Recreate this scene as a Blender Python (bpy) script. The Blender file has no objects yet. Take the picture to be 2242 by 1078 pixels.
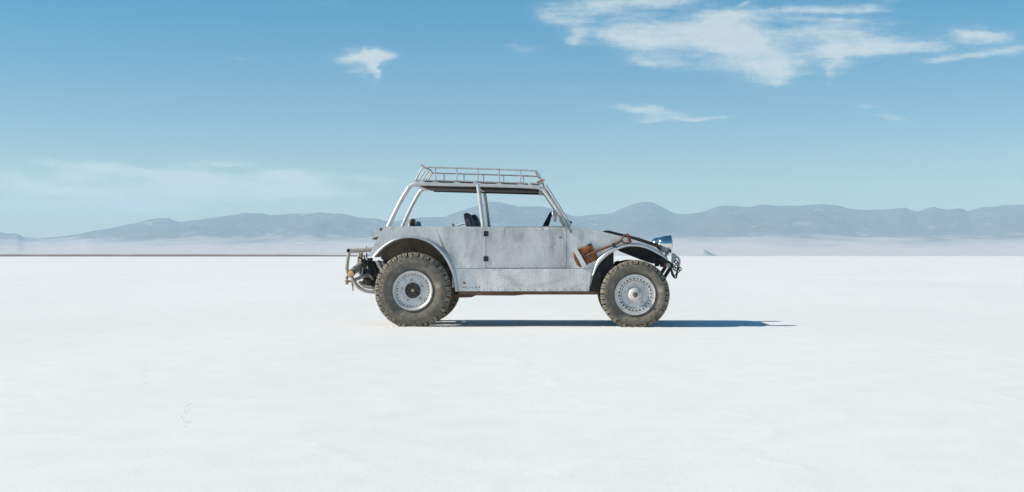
import bpy, bmesh, math, random
from mathutils import Vector, Matrix, noise as mnoise

random.seed(7)
PI = math.pi
SC = bpy.context.scene
COL = SC.collection

# ------------------------------------------------------------------ measures
F = 2880.0                 # focal length in photo pixels (2242 wide)
CX, HY = 1121.0, 560.5     # principal column and horizon row
CAM_H = 0.7775             # eye height, metres
YAW = math.radians(2.3)    # the car stands turned a little, nose nearer
O2 = (-1.09, 14.4)         # where the near rear tyre touches the salt
EX = (math.cos(YAW), -math.sin(YAW))
EY = (math.sin(YAW), math.cos(YAW))
W = 1.46                   # overall width over the tyres
BODY_Y = 0.108             # side skin, measured in from the tyre faces


def P(px, py, y):
    """Photo measurement -> car coordinates (x forward, y across, z up)."""
    dx, dz = (px - CX) / F, (HY - py) / F
    t = (y + EY[0] * O2[0] + EY[1] * O2[1]) / (EY[0] * dx + EY[1])
    wx, wy = t * dx - O2[0], t - O2[1]
    return Vector((EX[0] * wx + EX[1] * wy, y, CAM_H + t * dz))


# ------------------------------------------------------------------ materials
def mat(name, c1, c2=None, rough=0.5, metal=0.0, scale=6.0, detail=6.0, bump=0.0, bscale=40.0,
        c3=None, c3amt=0.55, c3scale=9.0, rvar=0.0, stretch=(1, 1, 1), spec=0.5):
    m = bpy.data.materials.new(name)
    m.use_nodes = True
    nt = m.node_tree
    N, L = nt.nodes, nt.links
    b = N['Principled BSDF']
    b.inputs['Roughness'].default_value = rough
    b.inputs['Metallic'].default_value = metal
    b.inputs['Specular IOR Level'].default_value = spec
    tc = N.new('ShaderNodeTexCoord')
    mp = N.new('ShaderNodeMapping')
    mp.inputs['Scale'].default_value = stretch
    L.new(tc.outputs['Object'], mp.inputs['Vector'])
    nz = N.new('ShaderNodeTexNoise')
    nz.inputs['Scale'].default_value = scale
    nz.inputs['Detail'].default_value = detail
    nz.inputs['Roughness'].default_value = 0.6
    L.new(mp.outputs[0], nz.inputs['Vector'])
    rp = N.new('ShaderNodeValToRGB')
    rp.color_ramp.elements[0].position = 0.33
    rp.color_ramp.elements[1].position = 0.67
    rp.color_ramp.elements[0].color = (*c1, 1)
    rp.color_ramp.elements[1].color = (*(c2 or c1), 1)
    L.new(nz.outputs['Fac'], rp.inputs[0])
    col = rp.outputs[0]
    if c3:
        n3 = N.new('ShaderNodeTexNoise')
        n3.inputs['Scale'].default_value = c3scale
        n3.inputs['Detail'].default_value = 8
        n3.inputs['Roughness'].default_value = 0.7
        L.new(mp.outputs[0], n3.inputs['Vector'])
        r3 = N.new('ShaderNodeMapRange')
        r3.inputs['From Min'].default_value = c3amt
        r3.inputs['From Max'].default_value = c3amt + 0.1
        L.new(n3.outputs['Fac'], r3.inputs['Value'])
        mx = N.new('ShaderNodeMix')
        mx.data_type = 'RGBA'
        mx.inputs['B'].default_value = (*c3, 1)
        L.new(r3.outputs[0], mx.inputs['Factor'])
        L.new(col, mx.inputs['A'])
        col = mx.outputs['Result']
        if metal > 0.3:
            mm = N.new('ShaderNodeMapRange')
            mm.inputs['To Min'].default_value = metal
            mm.inputs['To Max'].default_value = 0.1
            L.new(r3.outputs[0], mm.inputs['Value'])
            L.new(mm.outputs[0], b.inputs['Metallic'])
    L.new(col, b.inputs['Base Color'])
    if rvar:
        rr = N.new('ShaderNodeMapRange')
        rr.inputs['To Min'].default_value = max(0.03, rough - rvar)
        rr.inputs['To Max'].default_value = min(1.0, rough + rvar)
        L.new(nz.outputs['Fac'], rr.inputs['Value'])
        L.new(rr.outputs[0], b.inputs['Roughness'])
    if bump:
        n2 = N.new('ShaderNodeTexNoise')
        n2.inputs['Scale'].default_value = bscale
        n2.inputs['Detail'].default_value = 5
        L.new(mp.outputs[0], n2.inputs['Vector'])
        bp = N.new('ShaderNodeBump')
        bp.inputs['Strength'].default_value = bump
        bp.inputs['Distance'].default_value = 0.02
        L.new(n2.outputs['Fac'], bp.inputs['Height'])
        L.new(bp.outputs[0], b.inputs['Normal'])
    return m


def panel_mat(name, tread=False, k=1.0):
    """Bare hand-worked aluminium sheet: smears, scuffs, shallow dents."""
    m = mat(name, (0.55 * k, 0.54 * k, 0.52 * k), (0.82 * k, 0.805 * k, 0.78 * k), rough=0.5, metal=0.55, scale=3.6, detail=9,
            rvar=0.12, stretch=(1, 1, 0.5))
    nt = m.node_tree
    N, L = nt.nodes, nt.links
    b = N['Principled BSDF']
    tc = next(n for n in N if n.type == 'TEX_COORD')
    # dull hand smears and rubbed streaks
    sm = N.new('ShaderNodeTexNoise'); sm.inputs['Scale'].default_value = 4.5; sm.inputs['Detail'].default_value = 7; sm.inputs['Roughness'].default_value = .65; sm.inputs['Distortion'].default_value = .6
    ms = N.new('ShaderNodeMapping'); ms.inputs['Scale'].default_value = (1.3, 1, .45) if not tread else (.5, 1, 1.2); ms.inputs['Location'].default_value = (3.1, 0, 1.7)
    L.new(tc.outputs['Object'], ms.inputs['Vector']); L.new(ms.outputs[0], sm.inputs['Vector'])
    sr = N.new('ShaderNodeMapRange'); sr.inputs['From Min'].default_value = .50; sr.inputs['From Max'].default_value = .72; sr.inputs['To Max'].default_value = .70 if k < 1 else .55
    L.new(sm.outputs['Fac'], sr.inputs['Value'])
    sx = N.new('ShaderNodeMix'); sx.data_type = 'RGBA'; sx.inputs['B'].default_value = (.22, .215, .22, 1)
    src = b.inputs['Base Color'].links[0].from_socket
    L.new(sr.outputs[0], sx.inputs['Factor']); L.new(src, sx.inputs['A']); L.new(sx.outputs['Result'], b.inputs['Base Color'])
    fs = N.new('ShaderNodeTexNoise'); fs.inputs['Scale'].default_value = 55; fs.inputs['Detail'].default_value = 4; fs.inputs['Roughness'].default_value = .7
    fm = N.new('ShaderNodeMapping'); fm.inputs['Scale'].default_value = (.8, 1, .6)
    L.new(tc.outputs['Object'], fm.inputs['Vector']); L.new(fm.outputs[0], fs.inputs['Vector'])
    fr = N.new('ShaderNodeMapRange'); fr.inputs['From Min'].default_value = .3; fr.inputs['From Max'].default_value = .7; fr.inputs['To Min'].default_value = .92; fr.inputs['To Max'].default_value = 1.07
    L.new(fs.outputs['Fac'], fr.inputs['Value'])
    fx = N.new('ShaderNodeMix'); fx.data_type = 'RGBA'; fx.blend_type = 'MULTIPLY'; fx.inputs['Factor'].default_value = 1
    L.new(sx.outputs['Result'], fx.inputs['A']); L.new(fr.outputs[0], fx.inputs['B']); L.new(fx.outputs['Result'], b.inputs['Base Color'])
    n1 = N.new('ShaderNodeTexNoise')
    n1.inputs['Scale'].default_value = 2.6
    n1.inputs['Detail'].default_value = 2
    L.new(tc.outputs['Object'], n1.inputs['Vector'])
    bp = N.new('ShaderNodeBump')
    bp.inputs['Strength'].default_value = 0.30
    bp.inputs['Distance'].default_value = 0.05
    L.new(n1.outputs['Fac'], bp.inputs['Height'])
    n2 = N.new('ShaderNodeTexNoise')
    n2.inputs['Scale'].default_value = 120
    n2.inputs['Detail'].default_value = 3
    L.new(tc.outputs['Object'], n2.inputs['Vector'])
    bq = N.new('ShaderNodeBump')
    bq.inputs['Strength'].default_value = 0.12
    bq.inputs['Distance'].default_value = 0.004
    L.new(n2.outputs['Fac'], bq.inputs['Height'])
    L.new(bp.outputs[0], bq.inputs['Normal'])
    last = bq
    if tread:                      # raised small dimples of embossed sheet
        mp = N.new('ShaderNodeMapping')
        mp.inputs['Scale'].default_value = (1 / 0.031, 1, 1 / 0.042)
        L.new(tc.outputs['Object'], mp.inputs['Vector'])
        sp = N.new('ShaderNodeSeparateXYZ')
        L.new(mp.outputs[0], sp.inputs[0])

        def sine(s):
            k = N.new('ShaderNodeMath'); k.operation = 'MULTIPLY'; k.inputs[1].default_value = 2 * PI
            L.new(s, k.inputs[0])
            q = N.new('ShaderNodeMath'); q.operation = 'SINE'
            L.new(k.outputs[0], q.inputs[0])
            return q.outputs[0]
        mu = N.new('ShaderNodeMath'); mu.operation = 'MULTIPLY'
        L.new(sine(sp.outputs['X']), mu.inputs[0])
        L.new(sine(sp.outputs['Z']), mu.inputs[1])
        mr = N.new('ShaderNodeMapRange')
        mr.inputs['From Min'].default_value = 0.1
        mr.inputs['From Max'].default_value = 0.8
        L.new(mu.outputs[0], mr.inputs['Value'])
        bt = N.new('ShaderNodeBump')
        bt.inputs['Strength'].default_value = 0.55
        bt.inputs['Distance'].default_value = 0.006
        L.new(mr.outputs[0], bt.inputs['Height'])
        L.new(last.outputs[0], bt.inputs['Normal'])
        last = bt
    L.new(last.outputs[0], b.inputs['Normal'])
    return m


M = {}
M['panel'] = panel_mat('bare_aluminium')
M['tread'] = panel_mat('embossed_aluminium', True, 1.02)
M['doorskin'] = panel_mat('dull_aluminium', False, .83)
M['rivet'] = mat('bright_rivet', (.56, .57, .58), (.74, .74, .74), rough=.35, metal=.4, scale=40)
M['alu'] = mat('worn_aluminium', (0.50, 0.51, 0.52), (0.66, 0.67, 0.67), rough=0.42, metal=0.5, scale=14, rvar=0.1, bump=0.08, bscale=60)
M['flare'] = mat('formed_aluminium', (0.46, 0.48, 0.50), (0.64, 0.65, 0.66), rough=0.4, metal=0.6, scale=9, rvar=0.1, bump=0.1, bscale=30)
M['tube'] = mat('silver_painted_tube', (0.52, 0.52, 0.51), (0.64, 0.64, 0.63), rough=0.4, metal=0.35, scale=16, c3=(0.16, 0.11, 0.08), c3amt=0.68, c3scale=30)
M['rack'] = mat('weathered_rack_steel', (0.38, 0.36, 0.345), (0.52, 0.505, 0.49), rough=0.5, metal=0.3, scale=20, c3=(0.22, 0.14, 0.10), c3amt=0.58, c3scale=14)
M['dusty'] = mat('dusty_steel_tube', (0.28, 0.25, 0.215), (0.46, 0.425, 0.38), rough=0.6, metal=0.3, scale=22, c3=(0.12, 0.07, 0.045), c3amt=0.6, c3scale=25)
M['lining'] = mat('dark_roof_lining', (0.020, 0.017, 0.015), (0.05, 0.042, 0.036), rough=0.8, scale=20)
M['liner'] = mat('mud_coated_sheet', (0.17, 0.135, 0.10), (0.29, 0.24, 0.19), rough=0.9, scale=9, c3=(0.11, 0.08, 0.06), c3amt=0.57, c3scale=5)
M['black'] = mat('matt_black_metal', (0.010, 0.010, 0.011), (0.022, 0.021, 0.02), rough=0.7, scale=12)
M['cloth'] = mat('black_vinyl', (0.014, 0.014, 0.016), (0.03, 0.03, 0.032), rough=0.55, scale=15)
M['greyvinyl'] = mat('grey_vinyl', (0.10, 0.10, 0.11), (0.18, 0.18, 0.19), rough=0.6, scale=18)
M['engine'] = mat('greasy_engine_metal', (0.012, 0.011, 0.011), (0.07, 0.06, 0.055), rough=0.5, metal=0.4, scale=28, detail=8)
M['castalu'] = mat('cast_aluminium', (0.36, 0.35, 0.34), (0.60, 0.59, 0.57), rough=0.45, metal=0.5, scale=35)
M['rust'] = mat('rusty_steel', (0.10, 0.052, 0.03), (0.23, 0.14, 0.09), rough=0.85, metal=0.1, scale=13, detail=9, c3=(0.30, 0.27, 0.24), c3amt=0.60, c3scale=16, bump=0.15, bscale=60, stretch=(0.4, 1, 1.6))
M['shovelrust'] = mat('orange_rust', (0.06, 0.020, 0.009), (0.34, 0.12, 0.028), rough=0.8, metal=0.15, scale=13, detail=8, c3=(0.16, 0.12, 0.095), c3amt=0.55, c3scale=9, bump=0.25, bscale=50)
M['shaft'] = mat('dark_stained_wood', (0.075, 0.030, 0.018), (0.18, 0.085, 0.055), rough=0.6, scale=25)
M['grip'] = mat('red_brown_grip', (0.12, 0.026, 0.014), (0.22, 0.055, 0.03), rough=0.5, scale=30)
M['strap'] = mat('white_webbing', (0.62, 0.61, 0.59), (0.74, 0.73, 0.71), rough=0.8, scale=40, bump=0.1, bscale=200)
M['rubber'] = mat('dusty_tyre_rubber', (0.115, 0.101, 0.083), (0.235, 0.21, 0.174), rough=0.92, scale=11, detail=9, c3=(0.33, 0.29, 0.225), c3amt=0.57, c3scale=6, bump=0.25, bscale=55, spec=0.25)
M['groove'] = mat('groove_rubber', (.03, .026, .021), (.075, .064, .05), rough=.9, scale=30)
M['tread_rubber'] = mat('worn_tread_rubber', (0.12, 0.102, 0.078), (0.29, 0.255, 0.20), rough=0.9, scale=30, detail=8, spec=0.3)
M['rimpaint'] = mat('chalky_white_wheel', (0.47, 0.46, 0.445), (0.68, 0.665, 0.64), rough=0.42, metal=0.25, scale=16, detail=8, c3=(0.36, 0.29, 0.23), c3amt=0.66, c3scale=22)
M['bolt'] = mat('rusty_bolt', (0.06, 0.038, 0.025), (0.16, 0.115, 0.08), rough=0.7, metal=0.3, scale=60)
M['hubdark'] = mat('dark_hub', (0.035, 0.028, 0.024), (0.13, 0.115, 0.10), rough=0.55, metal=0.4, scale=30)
M['brass'] = mat('tarnished_brass', (0.33, 0.22, 0.10), (0.52, 0.38, 0.20), rough=0.45, metal=0.6, scale=40)
M['tanend'] = mat('heat_tanned_steel', (0.50, 0.30, 0.12), (0.66, 0.44, 0.21), rough=0.55, metal=0.2, scale=40)
M['chrome'] = mat('pitted_chrome', (0.66, 0.64, 0.61), (0.76, 0.74, 0.71), rough=0.13, metal=1.0, scale=10, c3=(0.40, 0.32, 0.24), c3amt=0.70, c3scale=22)
M['red'] = mat('red_lens', (0.45, 0.02, 0.012), (0.55, 0.03, 0.02), rough=0.2)
M['reddot'] = mat('faded_red_paint', (0.42, 0.075, 0.05), (0.50, 0.12, 0.09), rough=0.6)
M['ink'] = mat('worn_black_stencil', (0.03, 0.03, 0.032), (0.12, 0.12, 0.125), rough=0.7, scale=60)
M['white'] = mat('white_plastic', (0.72, 0.73, 0.74), (0.78, 0.78, 0.78), rough=0.4)
M['orange'] = mat('orange_canvas', (0.62, 0.20, 0.01), (0.72, 0.30, 0.02), rough=0.7, scale=30)
M['cream'] = mat('cream_canvas', (0.66, 0.60, 0.46), (0.74, 0.70, 0.58), rough=0.8)
M['blue'] = mat('dark_blue_nylon', (0.008, 0.045, 0.11), (0.02, 0.11, 0.22), rough=0.5, scale=25)
M['greybox'] = mat('pale_grey_green_paint', (0.33, 0.38, 0.36), (0.48, 0.52, 0.50), rough=0.5, scale=30)
M['peg'] = mat('weathered_wood', (0.22, 0.10, 0.04), (0.40, 0.22, 0.11), rough=0.7, scale=30)
M['darkline'] = mat('dark_seam', (0.035, 0.03, 0.028), (0.09, 0.075, 0.065), rough=0.9, scale=60)


def glass_mat(name, tint):
    m = bpy.data.materials.new(name)
    m.use_nodes = True
    nt = m.node_tree
    b = nt.nodes['Principled BSDF']
    b.inputs['Base Color'].default_value = (*tint, 1)
    b.inputs['Roughness'].default_value = 0.02
    b.inputs['Transmission Weight'].default_value = 1.0
    b.inputs['IOR'].default_value = 1.45
    return m


M['glass'] = glass_mat('clear_glass', (0.95, 0.97, 0.97))


# ------------------------------------------------------------------ mesh tools
def smooth_path(pts, n=6):
    """Catmull-Rom through the points."""
    pts = [Vector(p) for p in pts]
    out = []
    for i in range(len(pts) - 1):
        p0 = pts[max(i - 1, 0)]; p1 = pts[i]; p2 = pts[i + 1]; p3 = pts[min(i + 2, len(pts) - 1)]
        for k in range(n):
            t = k / n
            out.append(0.5 * ((2 * p1) + (p2 - p0) * t + (2 * p0 - 5 * p1 + 4 * p2 - p3) * t * t + (3 * p1 - p0 - 3 * p2 + p3) * t ** 3))
    out.append(pts[-1])
    return out


def tube(bm, pts, r, seg=10, closed=False, cap=True, flat=None):
    pts = [Vector(p) for p in pts]
    n = len(pts)
    rs = r if isinstance(r, (list, tuple)) else [r] * n
    rings = []
    up = None
    for i, p in enumerate(pts):
        a = pts[(i - 1) % n] if (closed or i > 0) else p
        b = pts[(i + 1) % n] if (closed or i < n - 1) else p
        d = (b - a).normalized()
        if up is None:
            up = Vector((0, 0, 1)) if abs(d.z) < 0.9 else Vector((1, 0, 0))
        s = d.cross(up)
        if s.length < 1e-4:
            s = d.cross(Vector((0, 1, 0)))
        s.normalize()
        u = s.cross(d).normalized()
        up = u
        rings.append([bm.verts.new(p + (s * math.cos(2 * PI * k / seg) + u * math.sin(2 * PI * k / seg)) * rs[i]) for k in range(seg)])
    m = n if closed else n - 1
    for i in range(m):
        A, B = rings[i], rings[(i + 1) % n]
        for k in range(seg):
            bm.faces.new((A[k], A[(k + 1) % seg], B[(k + 1) % seg], B[k]))
    if cap and not closed:
        bm.faces.new(rings[0][::-1]); bm.faces.new(rings[-1])


def plate(bm, poly, y0, y1, at=None):
    """poly in photo measure at depth y0 (or at), pushed back to y1."""
    pts = [P(a, b, y0 if at is None else at) for a, b in poly]
    A = [bm.verts.new((p.x, y0, p.z)) for p in pts]
    B = [bm.verts.new((p.x, y1, p.z)) for p in pts]
    n = len(A)
    f = [bm.faces.new(A), bm.faces.new(B[::-1])]
    for i in range(n):
        bm.faces.new((A[i], B[i], B[(i + 1) % n], A[(i + 1) % n]))
    bmesh.ops.triangulate(bm, faces=[x for x in f if len(x.verts) > 4])


def rect(x0, y0, x1, y1):
    return [(x0, y0), (x1, y0), (x1, y1), (x0, y1)]


def lathe(bm, prof, seg=48, axis='y', center=(0, 0, 0), closed=False):
    """prof: (radius, along)."""
    c = Vector(center)
    rings = []
    for r, a in prof:
        ring = []
        for k in range(seg):
            t = 2 * PI * k / seg
            q = (r * math.cos(t), a, r * math.sin(t)) if axis == 'y' else ((a, r * math.cos(t), r * math.sin(t)) if axis == 'x' else (r * math.cos(t), r * math.sin(t), a))
            ring.append(bm.verts.new(c + Vector(q)))
        rings.append(ring)
    for i in range(len(rings) - 1):
        for k in range(seg):
            bm.faces.new((rings[i][k], rings[i][(k + 1) % seg], rings[i + 1][(k + 1) % seg], rings[i + 1][k]))
    if not closed:
        for rg, p in ((rings[0], prof[0]), (rings[-1], prof[-1])):
            if p[0] > 1e-4:
                bm.faces.new(rg)
    return rings


def box(bm, c, size, rot=None, bev=0.0):
    r = bmesh.ops.create_cube(bm, size=1.0)
    vs = r['verts']
    for v in vs:
        v.co = Vector((v.co.x * size[0], v.co.y * size[1], v.co.z * size[2]))
    if bev:
        es = list({e for v in vs for e in v.link_edges})
        q = bmesh.ops.bevel(bm, geom=es, offset=bev, segments=2, affect='EDGES', profile=0.5)
        vs = list({v for f in q['faces'] for v in f.verts} | {v for v in vs if v.is_valid})
    mtx = Matrix.Translation(Vector(c)) @ (rot.to_4x4() if rot is not None else Matrix.Identity(4))
    for v in vs:
        v.co = mtx @ v.co


def ball(bm, c, r, sc=(1, 1, 1), sub=2):
    q = bmesh.ops.create_icosphere(bm, subdivisions=sub, radius=r)
    for v in q['verts']:
        v.co = Vector((v.co.x * sc[0], v.co.y * sc[1], v.co.z * sc[2])) + Vector(c)


def rivet(bm, px, py, y, r=0.0075):
    p = P(px, py, y)
    q = r * 0.7
    n0 = len(bm.faces)
    lathe(bm, [(r, 0.002), (r * 0.86, -q * 0.6), (r * 0.45, -q), (0.0003, -q * 1.1)], seg=8, center=(p.x, y, p.z))
    bm.faces.ensure_lookup_table()
    for f in bm.faces[n0:]:
        f.material_index = 1


def mirror(bm):
    for v in bm.verts:
        v.co.y = W - v.co.y
    bmesh.ops.reverse_faces(bm, faces=bm.faces[:])


def obj(name, bm, m, parent=None, angle=35, recalc=True):
    if recalc:
        bmesh.ops.recalc_face_normals(bm, faces=bm.faces[:])
    me = bpy.data.meshes.new(name)
    bm.to_mesh(me)
    bm.free()
    me.shade_smooth()
    me.set_sharp_from_angle(angle=math.radians(angle))
    for x in (m if isinstance(m, list) else [m]):
        me.materials.append(x)
    o = bpy.data.objects.new(name, me)
    COL.objects.link(o)
    if parent is not None:
        o.parent = parent
    return o


def both(name, build, m, parent, angle=35):
    """The part on the near side and its mirror on the far side."""
    out = []
    for far in (False, True):
        bm = bmesh.new()
        build(bm)
        if far:
            mirror(bm)
        out.append(obj(name, bm, m, parent, angle))
    return out


def tag(o, label=None, cat=None, group=None, kind=None):
    for k, v in (('label', label), ('category', cat), ('group', group), ('kind', kind)):
        if v:
            o[k] = v
    return o


def thing(name, label, cat):
    o = bpy.data.objects.new(name, None)
    o.empty_display_size = 0.3
    COL.objects.link(o)
    o.location = (O2[0], O2[1], 0)
    o.rotation_euler = (0, 0, -YAW)
    return tag(o, label, cat)


# ------------------------------------------------------------------ the car
car = thing('off_road_car', 'old silver off-road car of riveted sheet metal with roof rack, on white salt', 'car')

R_OUT = [(814, 563), (820, 555), (832.5, 542), (853.4, 527.6), (870, 520.5), (891, 517.4), (911.8, 517.8), (932.7, 521.7), (953.6, 531),
         (970, 544.3), (982.8, 559.3), (991, 574.5), (998, 596), (1002, 617), (1005, 638)]
R_IN = [(822, 563.5), (828, 556.5), (841, 543.4), (857.6, 531.4), (878.4, 524), (899, 522), (920, 525), (941, 533.4), (957.7, 546.8),
        (970, 560.5), (978, 573), (986, 590), (991, 606), (994, 622), (996.5, 639)]
F_OUT = [(1295, 602.5), (1302.7, 576), (1312.4, 560.5), (1329, 547), (1346, 538.8), (1365.5, 533.2), (1384.8, 532), (1409, 534.7),
         (1428, 542.4), (1447.5, 553), (1463, 566.5)]
F_IN = [(1300, 603), (1310, 582), (1322, 567.7), (1341, 553), (1360.7, 544.3), (1380, 540.3), (1404, 542), (1423, 548.4), (1440, 557.6),
        (1451, 563.5), (1459.6, 570)]
TOP = [(841, 495.5), (952, 496), (1063, 497), (1150, 498), (1243, 498.5), (1247, 494), (1256, 495), (1320, 508), (1360, 517.5), (1382, 523.3), (1436, 541), (1446, 551.5)]


def build_body(bm):
    poly = TOP + F_OUT[:10][::-1] + [(1289, 638)] + R_OUT[::-1] + [(808, 558)]
    plate(bm, poly, BODY_Y, BODY_Y + 0.008)
    y = BODY_Y
    x = 855.0
    while x < 1060:
        rivet(bm, x, 500, y); x += 16.6
    x = 985.0
    while x < 1060:
        rivet(bm, x, 539, y); x += 16.4
    for x in (1010, 1027, 1043, 1057):
        rivet(bm, x, 584.5, y)
    for q in ((829, 540), (845, 528), (865, 517.5), (889, 512.5), (911.5, 512.5), (935, 518.5), (953, 527), (966, 538)):
        rivet(bm, q[0], q[1], y)
    for k in range(9):
        t = k / 8
        rivet(bm, 1262 + t * 110, 500.5 + t * 25, y, 0.0065)
    for k in range(5):
        rivet(bm, 1247, 508 + k * 17, y, 0.006)
    for q in ((1056, 505), (1056, 517), (1056, 523), (1056, 561), (1056, 573)):
        rivet(bm, q[0], q[1], y, 0.005)
    for q in ((1258, 541), (1265, 540), (1274, 588), (1283, 591)):
        rivet(bm, q[0], q[1], y, 0.006)


body = both('body', build_body, [M['panel'], M['rivet']], car, 30)

bm = bmesh.new()     # the tub between the two skins
yi0, yi1 = 0.118, W - 0.118
plate(bm, [(841.5, 497), (808.5, 558), (812, 560), (845.5, 499)], yi0, yi1, at=BODY_Y)
plate(bm, rect(845, 503, 990, 507), yi0, yi1, at=BODY_Y)
plate(bm, rect(990, 503, 996, 630), yi0, yi1, at=BODY_Y)
plate(bm, rect(1240, 503, 1249, 630), yi0, yi1, at=BODY_Y)
plate(bm, rect(996, 630, 1345, 637), yi0 + 0.01, yi1 - 0.01, at=BODY_Y)
obj('tub', bm, M['alu'], car)

bm = bmesh.new()     # front bonnet skin, lightly crowned
NX = 14
prev = None
line = [(1248, 494.6), (1256, 495.6), (1320, 508.6), (1360, 518), (1382, 523.9), (1436, 541.5), (1446, 552)]
rows = []
for px, py in line:
    p = P(px, py, BODY_Y)
    rows.append([bm.verts.new((p.x, yi0 + (yi1 - yi0) * k / NX, p.z + 0.018 * math.sin(PI * k / NX) - 0.002)) for k in range(NX + 1)])
for i in range(len(rows) - 1):
    for k in range(NX):
        bm.faces.new((rows[i][k], rows[i][k + 1], rows[i + 1][k + 1], rows[i + 1][k]))
bmesh.ops.solidify(bm, geom=bm.faces[:], thickness=0.004)
obj('bonnet', bm, M['panel'], car)

bm = bmesh.new()
plate(bm, [(1445, 549.5), (1449, 551.5), (1461.5, 566), (1458.5, 567.5)], .125, W - .125, at=BODY_Y)
obj('nose_panel', bm, M['panel'], car)

bm = bmesh.new()     # black pad on the bonnet
plate(bm, [(1319, 507.2), (1326, 504.6), (1334, 504.6), (1346, 507.6), (1400, 520.6), (1444, 535), (1447, 537.6), (1446, 543), (1436, 540), (1400, 528.6), (1360, 516.9)], 0.20, W - 0.20, at=BODY_Y)
obj('bonnet_pad', bm, M['cloth'], car)

bm = bmesh.new()     # dark pan under the bonnet, and the footwell in front of the doors
plate(bm, [(1360, 541), (1363, 549), (1413, 569), (1441, 578.5), (1458, 568), (1446, 556), (1432, 546), (1385, 534)], 0.26, W - 0.26, at=BODY_Y)
plate(bm, [(1292, 545), (1336, 542), (1344, 547), (1342, 556), (1344, 568), (1346, 638), (1292, 638)], 0.16, W - 0.16, at=BODY_Y)
obj('underbody_pan', bm, M['black'], car)


def build_mudflap(bm):
    plate(bm, [(1296.5, 603.5), (1301, 603), (1316, 578), (1316, 640), (1290.5, 638)], BODY_Y + 0.012, BODY_Y + 0.02, at=BODY_Y)


both('splash_panel', build_mudflap, M['black'], car)


def build_door(bm):
    plate(bm, rect(1064.2, 498.2, 1240.5, 586.6), BODY_Y - 0.005, BODY_Y - 0.0015, at=BODY_Y)
    y = BODY_Y - 0.005
    for k in range(11):
        rivet(bm, 1070 + k * 16.4, 501.5, y)
        rivet(bm, 1067 + k * 16.4, 540.5, y)
        rivet(bm, 1067 + k * 16.4, 578, y)


doors = both('door', build_door, [M['doorskin'], M['rivet']], car, 30)
for i, d in enumerate(doors):
    for py in (512, 567):
        bm = bmesh.new()
        plate(bm, rect(1059, py - 5.5, 1062.8, py + 5.5), BODY_Y - 0.006, BODY_Y - 0.001, at=BODY_Y)
        plate(bm, rect(1064.5, py - 5.5, 1069.5, py + 5.5), BODY_Y - 0.009, BODY_Y - 0.0055, at=BODY_Y)
        a, b = P(1063.6, py - 6.5, BODY_Y - 0.008), P(1063.6, py + 6.5, BODY_Y - 0.008)
        tube(bm, [a, b], 0.006, 8)
        if i:
            mirror(bm)
        obj('hinge', bm, M['engine'], d)
    bm = bmesh.new()
    plate(bm, rect(1224.5, 519, 1230, 521.2), BODY_Y - 0.009, BODY_Y - 0.0052, at=BODY_Y)
    if i:
        mirror(bm)
    obj('keyhole_plate', bm, M['darkline'], d)
    bm = bmesh.new()                 # dark strips along the gap round the door
    for r_ in ((1063.2, 498.5, 1064.2, 587.5), (1064.2, 586.7, 1241.3, 587.5), (1240.6, 498.5, 1241.3, 586.7)):
        plate(bm, rect(*r_), BODY_Y - 0.0012, BODY_Y + 0.001, at=BODY_Y)
    if i:
        mirror(bm)
    obj('door_seam', bm, M['darkline'], d)


def build_rocker(bm):
    plate(bm, [(1052, 588.4), (1297.5, 588.4), (1293, 602), (1289, 638), (1052, 638)], BODY_Y - 0.005, BODY_Y - 0.0015, at=BODY_Y)
    for k in range(15):
        rivet(bm, 1058 + k * 16.2, 634.2, BODY_Y - 0.005, 0.006)


both('panel_seam', lambda bm: plate(bm, rect(998, 587.5, 1297, 588.2), BODY_Y - 0.0014, BODY_Y + 0.001, at=BODY_Y), M['darkline'], car)
rk = both('rocker_panel', build_rocker, [M['tread'], M['bolt']], car)


def build_sill(bm):
    plate(bm, rect(1004, 638.6, 1311, 645.6), 0.13, 0.19, at=BODY_Y)


both('sill', build_sill, M['rust'], car)
bm = bmesh.new()
plate(bm, [(1000, 640), (1310, 640), (1310, 643), (1160, 645), (1125, 648.5), (1036, 648), (1000, 646)], 0.24, W - 0.24, at=BODY_Y)
plate(bm, [(985, 646), (1036, 646), (1029, 653), (985, 654)], 0.35, W - 0.35, at=BODY_Y)
obj('floor_pan', bm, M['rust'], car)

# stencilled smudge and the faded red spot on the rear quarter (too worn to read)
bm = bmesh.new()
rnd = random.Random(3)
for (a, b, c, d) in ((1012, 628.3, 1014.5, 629.6), (1014.5, 629, 1017, 630.3), (1017.3, 628, 1021.3, 629.4), (1019.2, 629.6, 1021, 631.6), (1025, 628.6, 1026, 632.4), (1024, 631.8, 1025, 633),
                     (1028, 628.3, 1031.5, 629.3), (1033.2, 628.4, 1034.8, 632.2), (1038, 628.4, 1039.4, 631), (1041, 628, 1043.6, 630), (1043, 629.4, 1044, 633)):
    plate(bm, [(a, b), (c, b + rnd.uniform(-.3, .3)), (c + rnd.uniform(-.3, .3), d), (a + .2, d)], BODY_Y - 0.0012, BODY_Y + 0.001, at=BODY_Y)
obj('stencil_text', bm, M['ink'], body[0])
bm = bmesh.new()
plate(bm, [(1048.5, 627.9), (1051.2, 627.7), (1051.5, 630.2), (1048.8, 630.3)], BODY_Y - 0.0012, BODY_Y + 0.001, at=BODY_Y)
obj('stencil_text', bm, M['ink'], body[0])
bm = bmesh.new()
plate(bm, [(1016.8 + 3.6 * math.cos(t * PI / 8), 619.8 + 2.7 * math.sin(t * PI / 8) + 0.8 * math.cos(t * PI / 8)) for t in range(16)], BODY_Y - 0.0012, BODY_Y + 0.001, at=BODY_Y)
obj('red_spot', bm, M['reddot'], body[0])
bm = bmesh.new()
plate(bm, [(1189, 499), (1202, 499), (1196, 505)], BODY_Y - 0.0075, BODY_Y - 0.0055, at=BODY_Y)
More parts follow.
